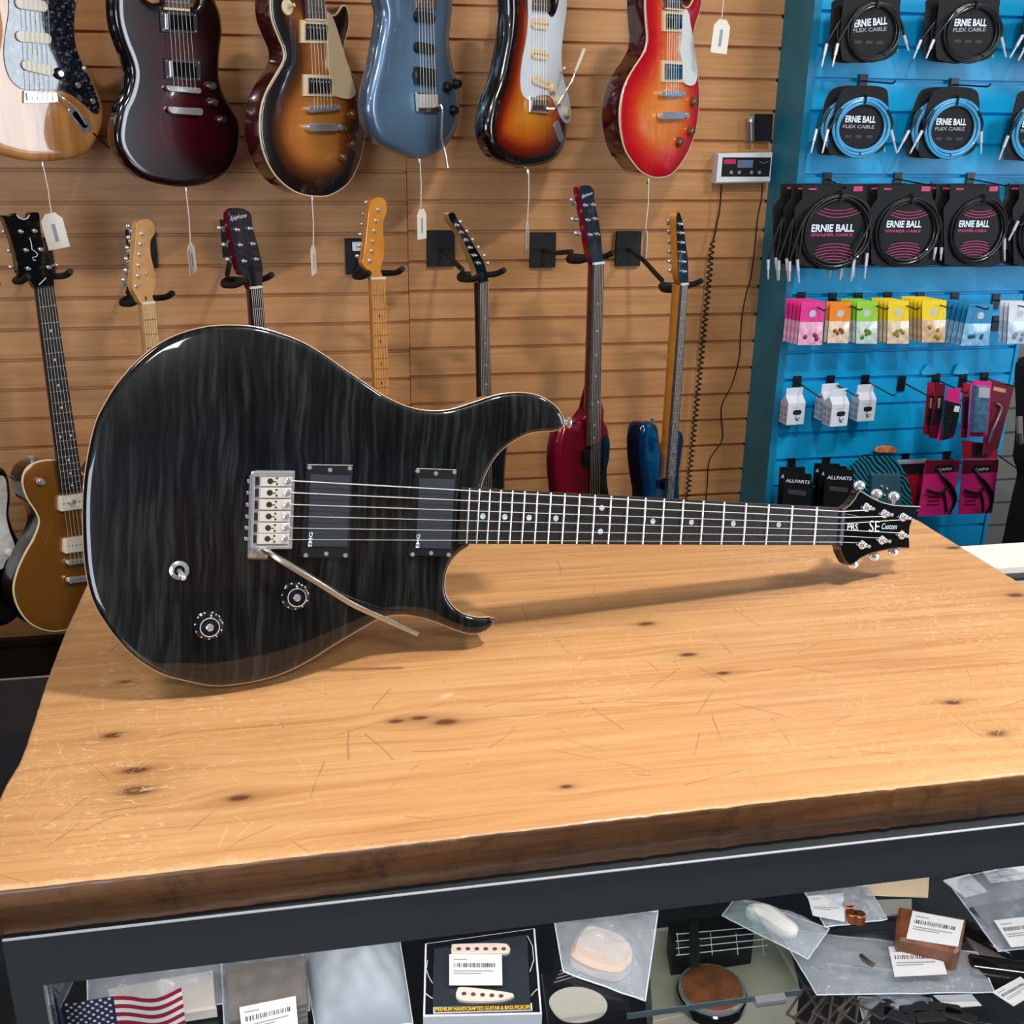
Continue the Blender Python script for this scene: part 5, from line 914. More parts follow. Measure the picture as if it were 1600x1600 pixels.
# string / pick packs
def pick_pack(q, head_c, bag_c, label, badge=(190, 196, 204), n=4, back=None, step=.013):
    (x0, x1, x2, x3, yt, yb) = q; pl = wallpl((x2+x3)/2, yb, 2.60); t = thing('pick_pack', label, 'pick pack', pl); ym = yt+(yb-yt)*.47; f = (ym-yt)/(yb-yt)
    xa, xb = x0+(x3-x0)*f, x1+(x2-x1)*f
    MB().prism(pl.ls([(x0, yt), (x1, yt), (xb, ym), (xa, ym)]), -.0006, .0008).build('header_card', mat('print %d %d %d' % head_c, head_c, .45), t, smooth=0)
    A, B, C_, D_ = [np.array(v) for v in pl.ls([(xa, ym), (xb, ym), (x2, yb), (x3, yb)])]; mb = MB(); n_ = 6; V = []
    for j in range(n_+1):
        for i in range(n_+1):
            u, v = i/n_, j/n_; p = (A*(1-u)+B*u)*(1-v)+(D_*(1-u)+C_*u)*v; V.append((p[0], p[1], .0008+.0035*math.sin(math.pi*u)*math.sin(math.pi*min(1, v*1.1))))
    mb.add(V, [(j*(n_+1)+i, j*(n_+1)+i+1, (j+1)*(n_+1)+i+1, (j+1)*(n_+1)+i) for j in range(n_) for i in range(n_)]); b_ = mb.build('pouch', mat('pouch %d %d %d' % bag_c, bag_c, .25, coat=.6, var=.25, bscale=70), t)
    mb = MB(); rr_ = random.Random(x0)
    for k in range(5): u, v = rr_.uniform(.25, .75), rr_.uniform(.3, .8); p = (A*(1-u)+B*u)*(1-v)+(D_*(1-u)+C_*u)*v; mb.ball((p[0], p[1], .004), (.0055, .006, .0016), 8, 4)
    mb.build('picks', mat('picks %d %d %d' % head_c, tuple(int(v*.6) for v in head_c), .4), b_)
    MB().rrect(*pl.l((x0+x1)/2-1, yt+(yb-yt)*.28), .018, .018, .0008, .0014, .007).build('badge', mat('badge grey', badge, .4), t)
    for k in range(n): dup(t, (-.0045*(k+1), step*(k+1), 0), back, 'pick packs hanging behind the front ones')
pick_pack((1252.5, 1289, 1284, 1246, 471, 539), (226, 52, 140), (236, 170, 196), 'hot pink pick pack, front of its hook, first in the pick row', n=4, back='thin pink pick pack behind the hot pink front pack')
pick_pack((1297.5, 1330, 1325, 1292.5, 472, 536), (240, 132, 28), (232, 206, 182), 'orange pick pack, front of its hook, second in the pick row', n=1, back='orange pick pack behind the orange front pack')
pick_pack((1339, 1371, 1370, 1337.5, 471, 537), (150, 206, 60), (200, 214, 200), 'lime green pick pack, front of its hook, third in the pick row', n=4, back='pick pack behind the lime green front pack')
pick_pack((1387.5, 1420, 1420, 1386, 470, 537), (240, 208, 32), (226, 200, 172), 'yellow pick pack between the lime green and the second yellow stack', n=4, back='pick pack behind the first yellow front pack')
pick_pack((1441, 1479, 1476, 1440, 469, 535), (244, 210, 26), (214, 178, 140), 'yellow pick pack beside the clear blue stack, front of its hook', n=5, back='pick pack behind the yellow front pack beside the blue stack')
pick_pack((1514, 1552, 1544, 1500, 475, 540), (30, 132, 180), (136, 186, 218), 'clear blue pick pack, front of its hook, sixth in the pick row', n=5, back='clear blue pick pack behind the blue front pack', step=.016)
pick_pack((1577, 1613, 1608, 1573, 472, 537), (224, 228, 236), (186, 206, 224), 'white and blue pick pack at the right edge of the picture', n=2, back='pick pack behind the white one at the right edge')
for mx, my, tx, ty, w_ in ((1251, 463, 1291, 483, 'pink pick packs'), (1300, 464, 1347, 482, 'orange pick packs'), (1340, 464, 1388, 481, 'lime green pick packs'), (1386, 463, 1436, 481, 'first yellow pick packs'), (1437, 463, 1487, 479, 'second yellow pick packs'), (1491, 464, 1545, 481, 'clear blue pick packs'), (1555, 466, 1604, 477, 'white pick packs'),
                      (1555, 500, 1578, 501, 'nothing, below the pick row'), (1245, 594, 1284, 619, 'leftmost white box'), (1297, 593, 1341, 617, 'two white boxes in the middle'), (1351, 592, 1398, 616, 'right white box'), (1408, 594, 1455, 617, 'nothing, between the white boxes and the red packs'), (1462, 590, 1512, 612, 'narrow red packs'), (1504, 590, 1536, 600, 'pink blister packs'), (1537, 588, 1590, 602, 'large maroon pack'),
                      (1236, 722, 1272, 760, 'left black parts packs'), (1290, 720, 1326, 752, 'second black parts packs'), (1353, 716, 1385, 722, 'teal striped pack'), (1414, 714, 1450, 738, 'red card pack'), (1478, 711, 1515, 726, 'left pink capo pack'), (1546, 700, 1597, 733, 'right pink capo pack')): hook(mx, my, tx, ty, 2.52, 'black wire hook carrying '+('the ' if w_[:3] != 'not' else '')+w_)
# white boxes with hang tabs
wb = mat('white carton', (222, 226, 236), .5)
def carton(x, y, Y, label, yaw=6):
    pl = wallpl(x, y, Y, yaw); t = thing('carton', label, 'box', pl); w2, h_, d_ = .0262, .060, .040
    prof = [(0, 0), (h_, 0), (h_+.016, -.017), (h_+.0165, -.021), (h_, -d_), (0, -d_)]; mb = MB(); V = [(sx*w2, y_, z_) for sx in (-1, 1) for y_, z_ in prof]; k = len(prof)
    mb.add(V, [tuple(range(k)), tuple(range(2*k-1, k-1, -1))]+[(i, k+i, k+(i+1) % k, (i+1) % k) for i in range(k)]).build('box_body', wb, t, smooth=0)
    MB().box(-w2+.001, w2-.001, h_+.0155, h_+.038, -.0200, -.0185).build('hang_tab', wb, t, smooth=0)
    MB().rrect(.003, .034, .026, .013, 0, .0006, .006).build('logo', inkb, t); MB().tube(spline([(.003, .028, .001), (-.001, .020, .001), (.004, .015, .001), (.010, .011, .001)], 14, False), .0009, 5).tube([(.003, .015, .001), (.007, .019, .001), (.013, .0185, .001)], .0008, 5).tube([(.0, .015, .001), (.004, .012, .001), (.003, .009, .001)], .0008, 5).build('clip_drawing', inkb, t)
    mb = MB(); [mb.box(-.016+k*.002, .012-k*.004, .049-k*.004, .0499-k*.004, 0, .0004) for k in range(2)]; mb.build('small_print', mat('pale print', (176, 180, 186), .6), t, smooth=0)
    mb = MB(); [mb.box(-w2-.0004, -w2, .006+.016*j, .018+.016*j, -.038+.02*k, -.023+.02*k) for j in range(3) for k in range(2)]; mb.build('side_print', mat('pale print', (0, 0, 0)), t, smooth=0); return t
carton(1242, 663.5, 2.65, 'white hang-tab box, leftmost of the white boxes'); carton(1310, 666, 2.59, 'white hang-tab box, front one of the middle hook'); carton(1297, 657, 2.64, 'white hang-tab box behind the front one on the middle hook'); carton(1352, 658, 2.64, 'white hang-tab box, rightmost of the white boxes', 4)
# blister and card packs
def card_pack(name, label, cat, poly, Y, m, depth=.003): pl = wallpl((poly[-1][0]+poly[-2][0])/2, poly[-1][1], Y); t = thing(name, label, cat, pl); MB().prism(pl.ls(poly), -depth, 0).build('card', m, t, smooth=0); return pl, t
redc = mat('red card', (172, 22, 40), .45); pinkc = mat('pink card', (222, 44, 130), .45); maro = mat('maroon card', (110, 22, 42), .45); dkp = mat('dark blister', (34, 36, 42), .2, coat=1, var=.3); clb = mat('clear blue blister', (84, 128, 160), .12, coat=1, var=.35, bscale=50)
for i, (poly, m) in enumerate(([[(1450.5, 597), (1461, 599), (1454, 680), (1443, 678)], redc], [[(1463, 599), (1478, 600), (1466, 686), (1452, 684)], maro], [[(1481, 608), (1502, 606), (1491, 684), (1464, 690)], pinkc])):
    pl, t = card_pack('blister_pack', ('narrow red pack, leftmost of the red packs', 'narrow maroon pack between the leftmost red pack and the dark blister', 'dark blister pack on pink card with a small white sticker')[i], 'pack', poly, 2.60-.03*i, m)
    if i == 2: quad(pl, t, 'blister', [(1478, 626), (1503, 632), (1492, 682), (1474, 688)], 0, .016, dkp, .003); quad(pl, t, 'sticker', [(1492, 634), (1500, 635), (1498, 644), (1490, 643)], .016, .0165, paper, 0)
    else: quad(pl, t, 'strip', [(poly[0][0]+4, 618), (poly[1][0]-2, 619), (poly[2][0]-2, 664), (poly[3][0]+5, 662)], 0, .004, dkp, 0); quad(pl, t, 'print', [(poly[0][0]+3, 622), (poly[0][0]+7, 622), (poly[0][0]+6, 638), (poly[0][0]+2, 638)], .004, .0045, mat('tan print', (200, 160, 120), .6), 0)
pl, t = card_pack('blister_pack', 'large maroon card pack with chrome part, rightmost under the hook', 'pack', [(1548, 592), (1585, 603), (1560, 700), (1534, 712)], 2.60, maro)
MB().tube(spline([(*pl.l(1556, 630), .006), (*pl.l(1563, 636), .006), (*pl.l(1557, 652), .008), (*pl.l(1548, 672), .008), (*pl.l(1543, 690), .006)], 20, False), .003, 8).build('chrome_part', chrome, t); quad(pl, t, 'print', [(1553, 604), (1572, 608), (1571, 614), (1552, 610)], 0, .0006, mat('tan print', (0, 0, 0)), 0)
pl, t = card_pack('blister_pack', 'narrow red pack left of the clear blue blister', 'pack', [(1505, 599), (1517, 599), (1511, 684), (1502, 684)], 2.58, redc); quad(pl, t, 'strip', [(1508, 620), (1514, 620), (1510, 670), (1505, 670)], 0, .004, dkp, 0)
pl, t = card_pack('blister_pack', 'clear blue blister pack on pink card at the front of its hook', 'pack', [(1520, 594), (1550, 597), (1543, 682), (1513, 683)], 2.53, pinkc)
quad(pl, t, 'blister', [(1528, 604), (1549, 605), (1544, 676), (1522, 677)], 0, .02, clb, .004); quad(pl, t, 'header_sticker', [(1530, 605), (1547, 606), (1546, 622), (1529, 621)], .02, .0206, mat('silver sticker', (190, 196, 200), .3), 0)
pl, t = card_pack('card_pack', 'red and black card pack between the blisters and the right pink capo pack', 'pack', [(1504, 688), (1559, 695), (1559, 717), (1505, 717)], 2.62, redc); quad(pl, t, 'black_panel', [(1519, 692), (1543, 694), (1542, 714), (1519, 714)], 0, .001, inkb, 0)
for i, (poly, lb) in enumerate(((((1447, 719), (1500, 719), (1488, 804), (1434, 807)), 'pink card pack with black capo, left one of the pair'), (((1505, 719), (1561, 718), (1550, 802), (1497.5, 804)), 'pink card pack with black capo, right one of the pair'))):
    pl, t = card_pack('capo_pack', lb, 'capo', list(poly), 2.56, pinkc); x0, y0 = poly[0]; quad(pl, t, 'header', [poly[0], poly[1], (poly[1][0]-2, 737), (poly[0][0]-2, 741)], 0, .0008, maro, 0)
    q = quad(pl, t, 'badge', [(x0+15, 728), (x0+44, 726), (x0+42, 737), (x0+12, 739)], .0008, .0014, inkb, 0); text('NS CAPO', pl.l(x0+17, 735), pl.l(x0+40, 734), .007, wt, q, .0016, off=.01) if False else text('CAPO', pl.l(x0+18, 736), pl.l(x0+39, 734.5), .008, wt, q, .0016, off=.02)
    P3 = lambda pts, h: [(*pl.l(x0+x, y, h), h) for x, y in pts]
    cp = MB().tube(spline(P3([(20, 735), (28, 747), (38, 760), (45, 775), (43, 790), (36, 800)], .012), 26, False), [.003+.003*math.sin(math.pi*i/25) for i in range(26)], 8).build('capo', blackp, t)
    MB().tube(spline(P3([(2, 766), (14, 770), (25, 770), (32, 762)], .014), 14, False), .0042, 8).build('capo_bar', blackm, cp); MB().tube(spline(P3([(26, 768), (30, 780), (32, 799)], .01), 10, False), .003, 8).build('capo_handle', blackp, cp)
    MB().tube(P3([(21, 736), (27, 744), (34, 753)], .015), .0016, 6).build('highlight_edge', chrome, cp); mb = MB()
    for k in range(3): mb.prism(pl.ls([(x0+3-k*1.2, 776+k*6), (x0+22-k*1.2, 775+k*6), (x0+21.6-k*1.2, 777.4+k*6), (x0+2.6-k*1.2, 778.4+k*6)]), 0, .0005)
    mb.build('small_print', maro, t, smooth=0)
pl, t = card_pack('card_pack', 'red card pack with black header behind the guitar headstock', 'pack', [(1398, 724), (1448, 723), (1436, 803), (1390, 803)], 2.62, redc); quad(pl, t, 'header', [(1399, 727), (1446, 726), (1443, 741), (1398, 742)], 0, .0008, inkb, 0); MB().box(*[v for p in ((pl.l(1396, 722)[0], pl.l(1449, 722)[0]), (pl.l(1396, 724)[1], pl.l(1396, 720.5)[1])) for v in p], -.01, .01).build('clip_strip', mat('grey strip', (150, 156, 160), .4), t, smooth=0)
def parts_pack(poly, Y, label, tx, hh, ax, bar=True):
    pl, t = card_pack('parts_pack', label, 'pack', poly, Y, cardb)
    if tx: text('ALLPARTS', pl.l(*tx[:2]), pl.l(*tx[2:]), hh, wt, t, .0006, off=.02); quad(pl, t, 'label_strip', [(tx[0]+4, tx[1]+11), (tx[2]-5, tx[3]+12), (tx[2]-6, tx[3]+19), (tx[0]+4, tx[1]+18)], 0, .0006, mat('dim print', (60, 62, 66), .5), 0)
    if ax: text('A', pl.l(ax[0], ax[1]), pl.l(ax[0]+5, ax[1]), .011, wt, t, .0006, off=.03)
    return t
parts_pack([(1219, 730), (1258, 730), (1256, 800), (1214, 800)], 2.62, 'black parts pack behind the front one on the left parts hook', None, 0, (1220, 747))
parts_pack([(1227, 738), (1268, 741), (1264, 802), (1222, 802)], 2.56, 'black parts pack in front on the left parts hook', (1227, 753, 1264.7, 756), .009, None)
parts_pack([(1273, 724), (1312, 725), (1308, 802), (1268, 802)], 2.65, 'black parts pack furthest back on the second parts hook', None, 0, (1274, 738))
parts_pack([(1282, 727), (1323, 729), (1320, 802), (1276, 802)], 2.61, 'black parts pack in the middle of the second parts hook', None, 0, (1283, 743))
parts_pack([(1291, 731), (1334, 735), (1330, 804), (1285, 804)], 2.56, 'black parts pack in front on the second parts hook', (1292, 748.5, 1330, 750.5), .010, None)
zb = NT('teal card with dark waves', rough=.4, coat=.4); _w = zb.n('TexWave', {'Vector': zb.n('TexCoord').outputs['Object'], 'Scale': 42, 'Distortion': 5, 'Detail': 1, 'Detail Scale': .5}, wave_type='BANDS', bands_direction='DIAGONAL').outputs['Fac']
zb.out(zb.ramp(_w, [(.45, (10, 30, 38)), (.6, (28, 128, 150))])); zb = zb.m
pl, t = card_pack('card_pack', 'teal card pack with dark wavy stripes behind the guitar headstock', 'pack', [(1346, 713), (1396, 713), (1414, 735), (1424, 768), (1426, 800), (1334, 800), (1326, 760), (1322, 734)], 2.58, zb)
MB().prism(pl.ls([(1362, 742), (1408, 742), (1410, 790), (1360, 790)], .012), 0, .012, .003).build('blister', mat('clear dark blister', (60, 96, 110), .1, coat=1), t)
mb = MB(); [mb.ball((*pl.l(x, y, .014), .014), .004, 8, 6) for x, y in ((1370, 768), (1378, 760), (1386, 764), (1394, 770), (1382, 774))]; mb.build('screws', chrome, t)
pl = wallpl(1382, 708, BY-.012); t = MB().prism(spline(pl.ls([(1367, 706), (1370, 698), (1383, 696), (1396, 698), (1399, 706)]), 30), 0, .008, .002).build('orange_card', mat('orange print', (214, 128, 76), .5, var=.3, bscale=90)); t.matrix_world = pl.m(); tag(t, 'small orange printed card stuck in the slot above the teal striped pack', 'card')
for i, tri in enumerate(([(1440, 585), (1450, 569), (1462, 584)], [(1490, 584), (1498, 568), (1513, 583)])):
    pl = wallpl(tri[1][0], 585, BY-.006); t = MB().prism(spline(pl.ls([tri[0], ((tri[0][0]+tri[1][0])/2-1, (tri[0][1]+tri[1][1])/2-2), tri[1], ((tri[2][0]+tri[1][0])/2+1, (tri[2][1]+tri[1][1])/2-2), tri[2]]), 30), 0, .002, .0005).build('guitar_pick', mat('light blue pick', (44, 172, 226), .4)); t.matrix_world = pl.m()
    tag(t, ('light blue triangular pick in the slot, the left one of two', 'light blue triangular pick in the slot, the right one of two')[i], 'pick')

# ---------------------------------------------------------------- right background
t = thing('counter_cabinet', 'white topped shop counter beyond the right end of the pine countertop', 'counter', loc=(1.7, 1.3, 0)); bx3 = lambda *a: MB().box(*a)
bx3(-.72, 1.2, .105, .200, .835, .852).build('white_ledge', mat('white laminate', (236, 226, 216), .5), t, smooth=0); bx3(-.72, 1.2, .085, .105, .82, .842).build('black_strip', blackp, t, smooth=0)
bx3(-.72, 1.2, -.35, .085, .82, .838).build('grey_top', mat('grey glass top', (170, 168, 164), .3, coat=.5), t, smooth=0); bx3(-.70, 1.2, -.34, .19, 0, .82).build('cabinet', mat('dark cabinet', (30, 28, 28), .6), t, smooth=0)
pl = wallpl(1630, 850, 2.3); oz = -pl.O[2]; o = pl.ls(h=-.065, pts=[(1608, 557), (1596, 559), (1589, 568), (1587, 590), (1589, 640), (1587, 690), (1584, 715), (1591, 738), (1583, 775), (1575, 812), (1568, 845)])
t = thing('gig_bag', 'tall black guitar gig bag standing at the right edge of the picture', 'bag', pl); tx_ = o[-1][0]; MB().prism(spline(o+[(tx_-.02, oz+.25), (tx_+.0, oz+.03), (tx_+.12, oz), (tx_+.3, oz+.03), (tx_+.32, oz+.25), (tx_+.27, o[5][1]), (tx_+.2, o[4][1]), (o[0][0]+.07, o[0][1]-.02)], 120), -.07, .05, .025).build('bag_body', mat('black nylon', (13, 13, 15), .75, bump=.3, bscale=500), t)
MB().tube([(*pl.l(1590, 650, .05), .055), (*pl.l(1585, 672, .05), .07), (*pl.l(1592, 690, .05), .055)], .008, 8).build('strap', mat('grey webbing', (96, 92, 90), .8), t)

# ---------------------------------------------------------------- goods in the glass case
film = sheet_glass('crumpled poly bag', (.95, .97, 1), .24, (.8, .86, .93), .9, .16)
film2 = sheet_glass('milky poly bag', (.88, .92, .97), .42, (.66, .72, .80), .9, .25)
def bag(name, label, quadpx, z, hgt, seed, m=film, cat='bag', group=None, crumple=.007):
    cxp = sum(p[0] for p in quadpx)/4; cyp = sum(p[1] for p in quadpx)/4; pl = flatpl(cxp, cyp, z); t = thing(name, label, cat, pl, group); q = [np.array(v) for v in pl.ls(quadpx)]; rr_ = random.Random(seed); n_ = 22; ph = [rr_.uniform(0, 6) for _ in range(8)]; mb = MB(); V = []
    for s_ in (1, -1):
        for j in range(n_+1):
            for i in range(n_+1):
                u, v = i/n_, j/n_; p = (q[0]*(1-u)+q[1]*u)*(1-v)+(q[3]*(1-u)+q[2]*u)*v; e = (math.sin(math.pi*u)*math.sin(math.pi*v))**.5
                c_ = abs(math.sin(7*u+4*v+ph[0]))*.5+abs(math.sin(11*u-9*v+ph[1]))*.35+abs(math.sin(19*v+6*u+ph[2]))*.25
                h_ = (hgt*e*(.7 if s_ > 0 else .04)+crumple*c_*(1 if s_ > 0 else .2)*(e*.8+.2)) ; V.append((p[0], p[1], max(.0006, h_) if s_ > 0 else .0003))
    k = n_+1; fs = [(s_*k*k+j*k+i, s_*k*k+j*k+i+1, s_*k*k+(j+1)*k+i+1, s_*k*k+(j+1)*k+i) for s_ in (0, 1) for j in range(n_) for i in range(n_)]
    mb.add(V, fs).build('film', m, t, smooth=180); pts = [(V[i]) for i in list(range(k))+[k-1+k*j for j in range(1, k)]+[k*k-1-i for i in range(1, k)]+[k*(k-1-j) for j in range(1, k-1)]]
    MB().tube([(p[0], p[1], p[2]+.0003) for p in pts], .0007, 5, closed=True).build('seam', mat('bag seam', (226, 232, 240), .3), t); return pl, t
def sticker(pl, root, quadpx, h, name='label', bars=True, lines=3, th=.0005, m=paper):
    q = [np.array(v) for v in pl.ls(quadpx, h)]; o = MB().prism(q, h-th, h).build(name, m, root, smooth=0); P = lambda u, v: (q[0]*(1-u)+q[1]*u)*(1-v)+(q[3]*(1-u)+q[2]*u)*v
    if bars:
        mb = MB(); rr_ = random.Random(int(quadpx[0][0])); u = .08
        while u < .88:
            w_ = rr_.choice((.007, .012, .02)); a, b, c_, d_ = P(u, .30), P(u+w_, .30), P(u+w_, .44), P(u, .44); mb.add([(*v, h+.0002) for v in (a, b, c_, d_)], [(0, 1, 2, 3)]); u += w_+rr_.choice((.01, .016, .024))
        mb.build('barcode', inkb, o, smooth=0)
    mb = MB()
    for k, (v0, u1) in enumerate(((.16, .34), (.54, .84), (.62, .60))[:lines]): a, b, c_, d_ = P(.08, v0), P(u1, v0), P(u1, v0+.035), P(.08, v0+.035); mb.add([(*v, h+.0002) for v in (a, b, c_, d_)], [(0, 1, 2, 3)])
    if lines: mb.build('printed_lines', mat('pale ink', (150, 150, 158), .7), o, smooth=0)
    return o
SR = .695                                # shelf in the right half of the case lies lower
MB().box(.462-cx, CX1-.026, .708-cy, CY1-.02, SR-.006, SR).build('shelf', shelf_glass, case, 'lower glass shelf in the right half', smooth=0); MB().box(.462-cx, CX1-.026, .707-cy, .708-cy, SR-.006, SR).build('shelf_edge', mat('glass edge', (0, 0, 0)), case, smooth=0)
# flag
pl = Pl(ony(85, 1600, .725), (1, 0, 0), (0, 0, 1), (0, -1, 0)); t = thing('small_flag', 'small american flag on a stick in the lower left of the glass case', 'flag', pl)
fa = [np.array(pl.l(x, y)) for x, y in ((97, 1567), (284, 1549))]; fw = fa[1][0]-fa[0][0]; fh = fw*.60; navyf = mat('flag navy', (14, 28, 66), .7); redf = mat('flag red', (150, 14, 40), .7); whf = mat('flag white', (226, 222, 222), .7)
wav = lambda u: .006*math.sin(u*9+.5)*u; skew = lambda u: (fa[1][1]-fa[0][1])*u+.004*math.sin(u*8)*u
for i in range(13):
    mb = MB(); n_ = 24; u0 = .0 if i > 6 else .42; V = []
    for j in range(n_+1):
        u = u0+(1-u0)*j/n_
        for v in (i/13, (i+1)/13): V.append((fa[0][0]+fw*u, fa[0][1]+skew(u)-fh*v, wav(u)))
    mb.add(V, [(2*j, 2*j+1, 2*j+3, 2*j+2) for j in range(n_)]).build('stripe', whf if i % 2 else redf, t)
mb = MB(); V = []
for j in range(13):
    u = .42*j/12
    for v in (0, 7/13): V.append((fa[0][0]+fw*u, fa[0][1]+skew(u)-fh*v, wav(u)))
mb.add(V, [(2*j, 2*j+1, 2*j+3, 2*j+2) for j in range(12)]); cn = mb.build('canton', navyf, t)
for i in range(9):
    for j in range(6 if i % 2 == 0 else 5):
        u = .42*(j+.5+(.5 if i % 2 else 0))/6; v = 7/13*(i+.5)/9*1.0; mb = MB(); c_ = (fa[0][0]+fw*u, fa[0][1]+skew(u)-fh*v); s_ = []
        for k in range(10): r_ = .0019 if k % 2 == 0 else .0008; a = math.pi/2+k*math.pi/5; s_.append((c_[0]+r_*math.cos(a), c_[1]+r_*math.sin(a), wav(u)+.0005))
        mb.add(s_, [tuple(range(10))]).build('star', whf, cn, smooth=0)
a = pl.l(85, 1556); MB().tube([(a[0]+.006, a[1]-.085, 0), (a[0], a[1], 0)], .0016, 8).build('stick', mat('dark blue stick', (30, 40, 66), .4), t); MB().tube([(a[0], a[1]-.002, 0), (a[0], a[1]+.001, 0), (a[0]-.001, a[1]+.009, 0)], [.001, .0042, .0004], 10).build('spear_tip', mat('dark blue stick', (0, 0, 0)), t)
# left bags
pl, t = bag('poly_bag', 'clear plastic bag behind the small flag', [(136, 1500), (345, 1470), (350, 1570), (138, 1594)], .778, .03, 1, film)
MB().prism(pl.ls([(170, 1560), (335, 1530), (340, 1590), (180, 1615)]), .001, .012, .002).build('pale_card', mat('pale card', (206, 200, 192), .7), t)
pl, t = bag('poly_bag', 'clear bag of grey foam sheets with a white price label beside the flag', [(345, 1505), (478, 1490), (484, 1580), (352, 1625)], .778, .02, 2, film); fo = mat('grey foam', (112, 108, 104), .8, var=.15)
for k in range(5): MB().prism(pl.ls([(355, 1552-k*3), (478, 1535-k*3), (482, 1610-k*3), (362, 1640-k*3)]), .002+k*.004, .0055+k*.004).build('foam_sheet', fo, t, smooth=0)
sticker(pl, t, [(374, 1574), (462, 1556), (466, 1606), (380, 1632)], .0245)
pl, t = bag('poly_bag', 'large crumpled milky plastic bag left of the pickup box', [(468, 1465), (622, 1455), (645, 1602), (496, 1625)], .778, .05, 3, film2, crumple=.012)
MB().prism(pl.ls([(500, 1500), (560, 1490), (545, 1570), (512, 1575)]), .001, .02, .004).build('grey_part', mat('grey hardware', (120, 122, 126), .4, .5), t)
# pickup box
pl = flatpl(755, 1530, .778); t = thing('pickup_box', 'black and white boxed guitar pickup set with price label in the glass case', 'box', pl); TH = .020; BX = [(664, 1474), (836, 1450), (847, 1584), (661, 1588)]; wc = mat('white carton edge', (232, 234, 240), .5)
q = [np.array(v) for v in pl.ls(BX, TH)]; MB().prism(q, .0005, TH, .0006).build('carton', wc, t, smooth=0); ins = lambda p, f: (sum(q)/4)+(p-(sum(q)/4))*f
MB().prism([ins(p, .965) for p in q], TH, TH+.0006).build('black_face', mat('black shiny print', (22, 24, 30), .2, coat=.6), t, smooth=0); MB().prism(pl.ls([(678, 1482), (823, 1460), (829, 1568), (676, 1572)], TH+.003), TH+.0006, TH+.003, .0005).build('window', mat('dark window', (48, 54, 62), .12, coat=1), t, smooth=0)
def pick_up(pts, holes, mm):
    o = MB().prism(spline(pl.ls(pts, TH+.006), 40), TH+.003, TH+.006, .0008).build('pickup_bobbin', mat('parchment plastic', (228, 212, 200), .4), t); mb = MB(); [mb.cyl(*pl.l(x, y, TH+.006), .0022, TH+.0055, TH+.0063, 10) for x, y in holes]; mb.build('pole_holes', mat('brown holes', (90, 66, 60), .5), o)
pick_up([(706, 1478), (712, 1474), (785, 1473), (796, 1479), (797, 1484), (785, 1488), (712, 1489), (705, 1485)], [(717+k*14, 1482.5) for k in range(6)], 0)
pick_up([(714, 1546), (722, 1541), (770, 1546), (803, 1552), (790, 1560), (760, 1563), (725, 1562), (713, 1556)], [(725+k*14.5, 1552.5+k*.9) for k in range(5)], 0)
sticker(pl, t, [(702, 1491), (784, 1491), (785, 1539), (702, 1539)], TH+.0075, m=paper)
bn = MB().prism(pl.ls([(677, 1573.5), (831, 1568), (832, 1579), (677, 1583.5)], TH+.001), TH+.0006, TH+.0016).build('banner', wc, t, smooth=0); MB().prism(pl.ls([(679, 1575), (829, 1569.8), (830, 1577.6), (679, 1581.8)], TH+.0016), TH+.0016, TH+.002).build('banner_ground', mat('maroon print', (90, 30, 26), .5), bn, smooth=0)
text('PREMIUM HANDCRAFTED GUITAR & BASS PICKUPS', pl.l(680, 1580.6, TH+.002), pl.l(829, 1576.6, TH+.002), .0042, mat('yellow print', (226, 206, 60), .5), bn, TH+.0023, off=.02)
for c_ in (((668, 1500), (666, 1515), (671, 1528), (676, 1536)), ((824, 1462), (832, 1478), (834, 1500), (828, 1518)), ((665, 1552), (670, 1556), (676, 1560)), ((840, 1545), (834, 1550), (830, 1556))): MB().tube([(*pl.l(x, y, TH+.001), TH+.0008) for x, y in c_], .0004, 4).build('line_art', wt, t)
# black box with grey oval
pl = flatpl(900, 1572, .778); t = thing('black_carton', 'black printed box with a pale grey oval beside the pickup box', 'box', pl); MB().prism(pl.ls([(846, 1520), (960, 1500), (980, 1585), (858, 1612)], .012), .0005, .012, .0008).build('carton', mat('black shiny print', (0, 0, 0)), t)
MB().prism(spline(pl.ls([(858, 1568), (866, 1552), (888, 1543), (915, 1544), (938, 1554), (949, 1570), (940, 1588), (905, 1598), (875, 1592)], .0125), 40), .012, .0128).build('oval', mat('grey oval print', (168, 166, 156), .6), t)
for k in range(4): MB().tube([(*pl.l(866+k*3, 1535-k*6, .0128), .0128), (*pl.l(905, 1524-k*6, .0128), .0128), (*pl.l(950, 1532-k*7, .0128), .0128)], .0004, 4).build('line_art', mat('grey print', (0, 0, 0)), t)
pl, t = bag('poly_bag', 'clear bag holding a cream plastic part above the black box', [(866, 1440), (1028, 1425), (1008, 1566), (880, 1520)], .793, .022, 5, film)
MB().prism(spline(pl.ls([(906, 1472), (925, 1464), (970, 1478), (986, 1500), (984, 1520), (965, 1536), (930, 1530), (896, 1514), (892, 1500)]), 44), .002, .016, .004).build('cream_part', mat('cream part', (198, 178, 162), .5), t)
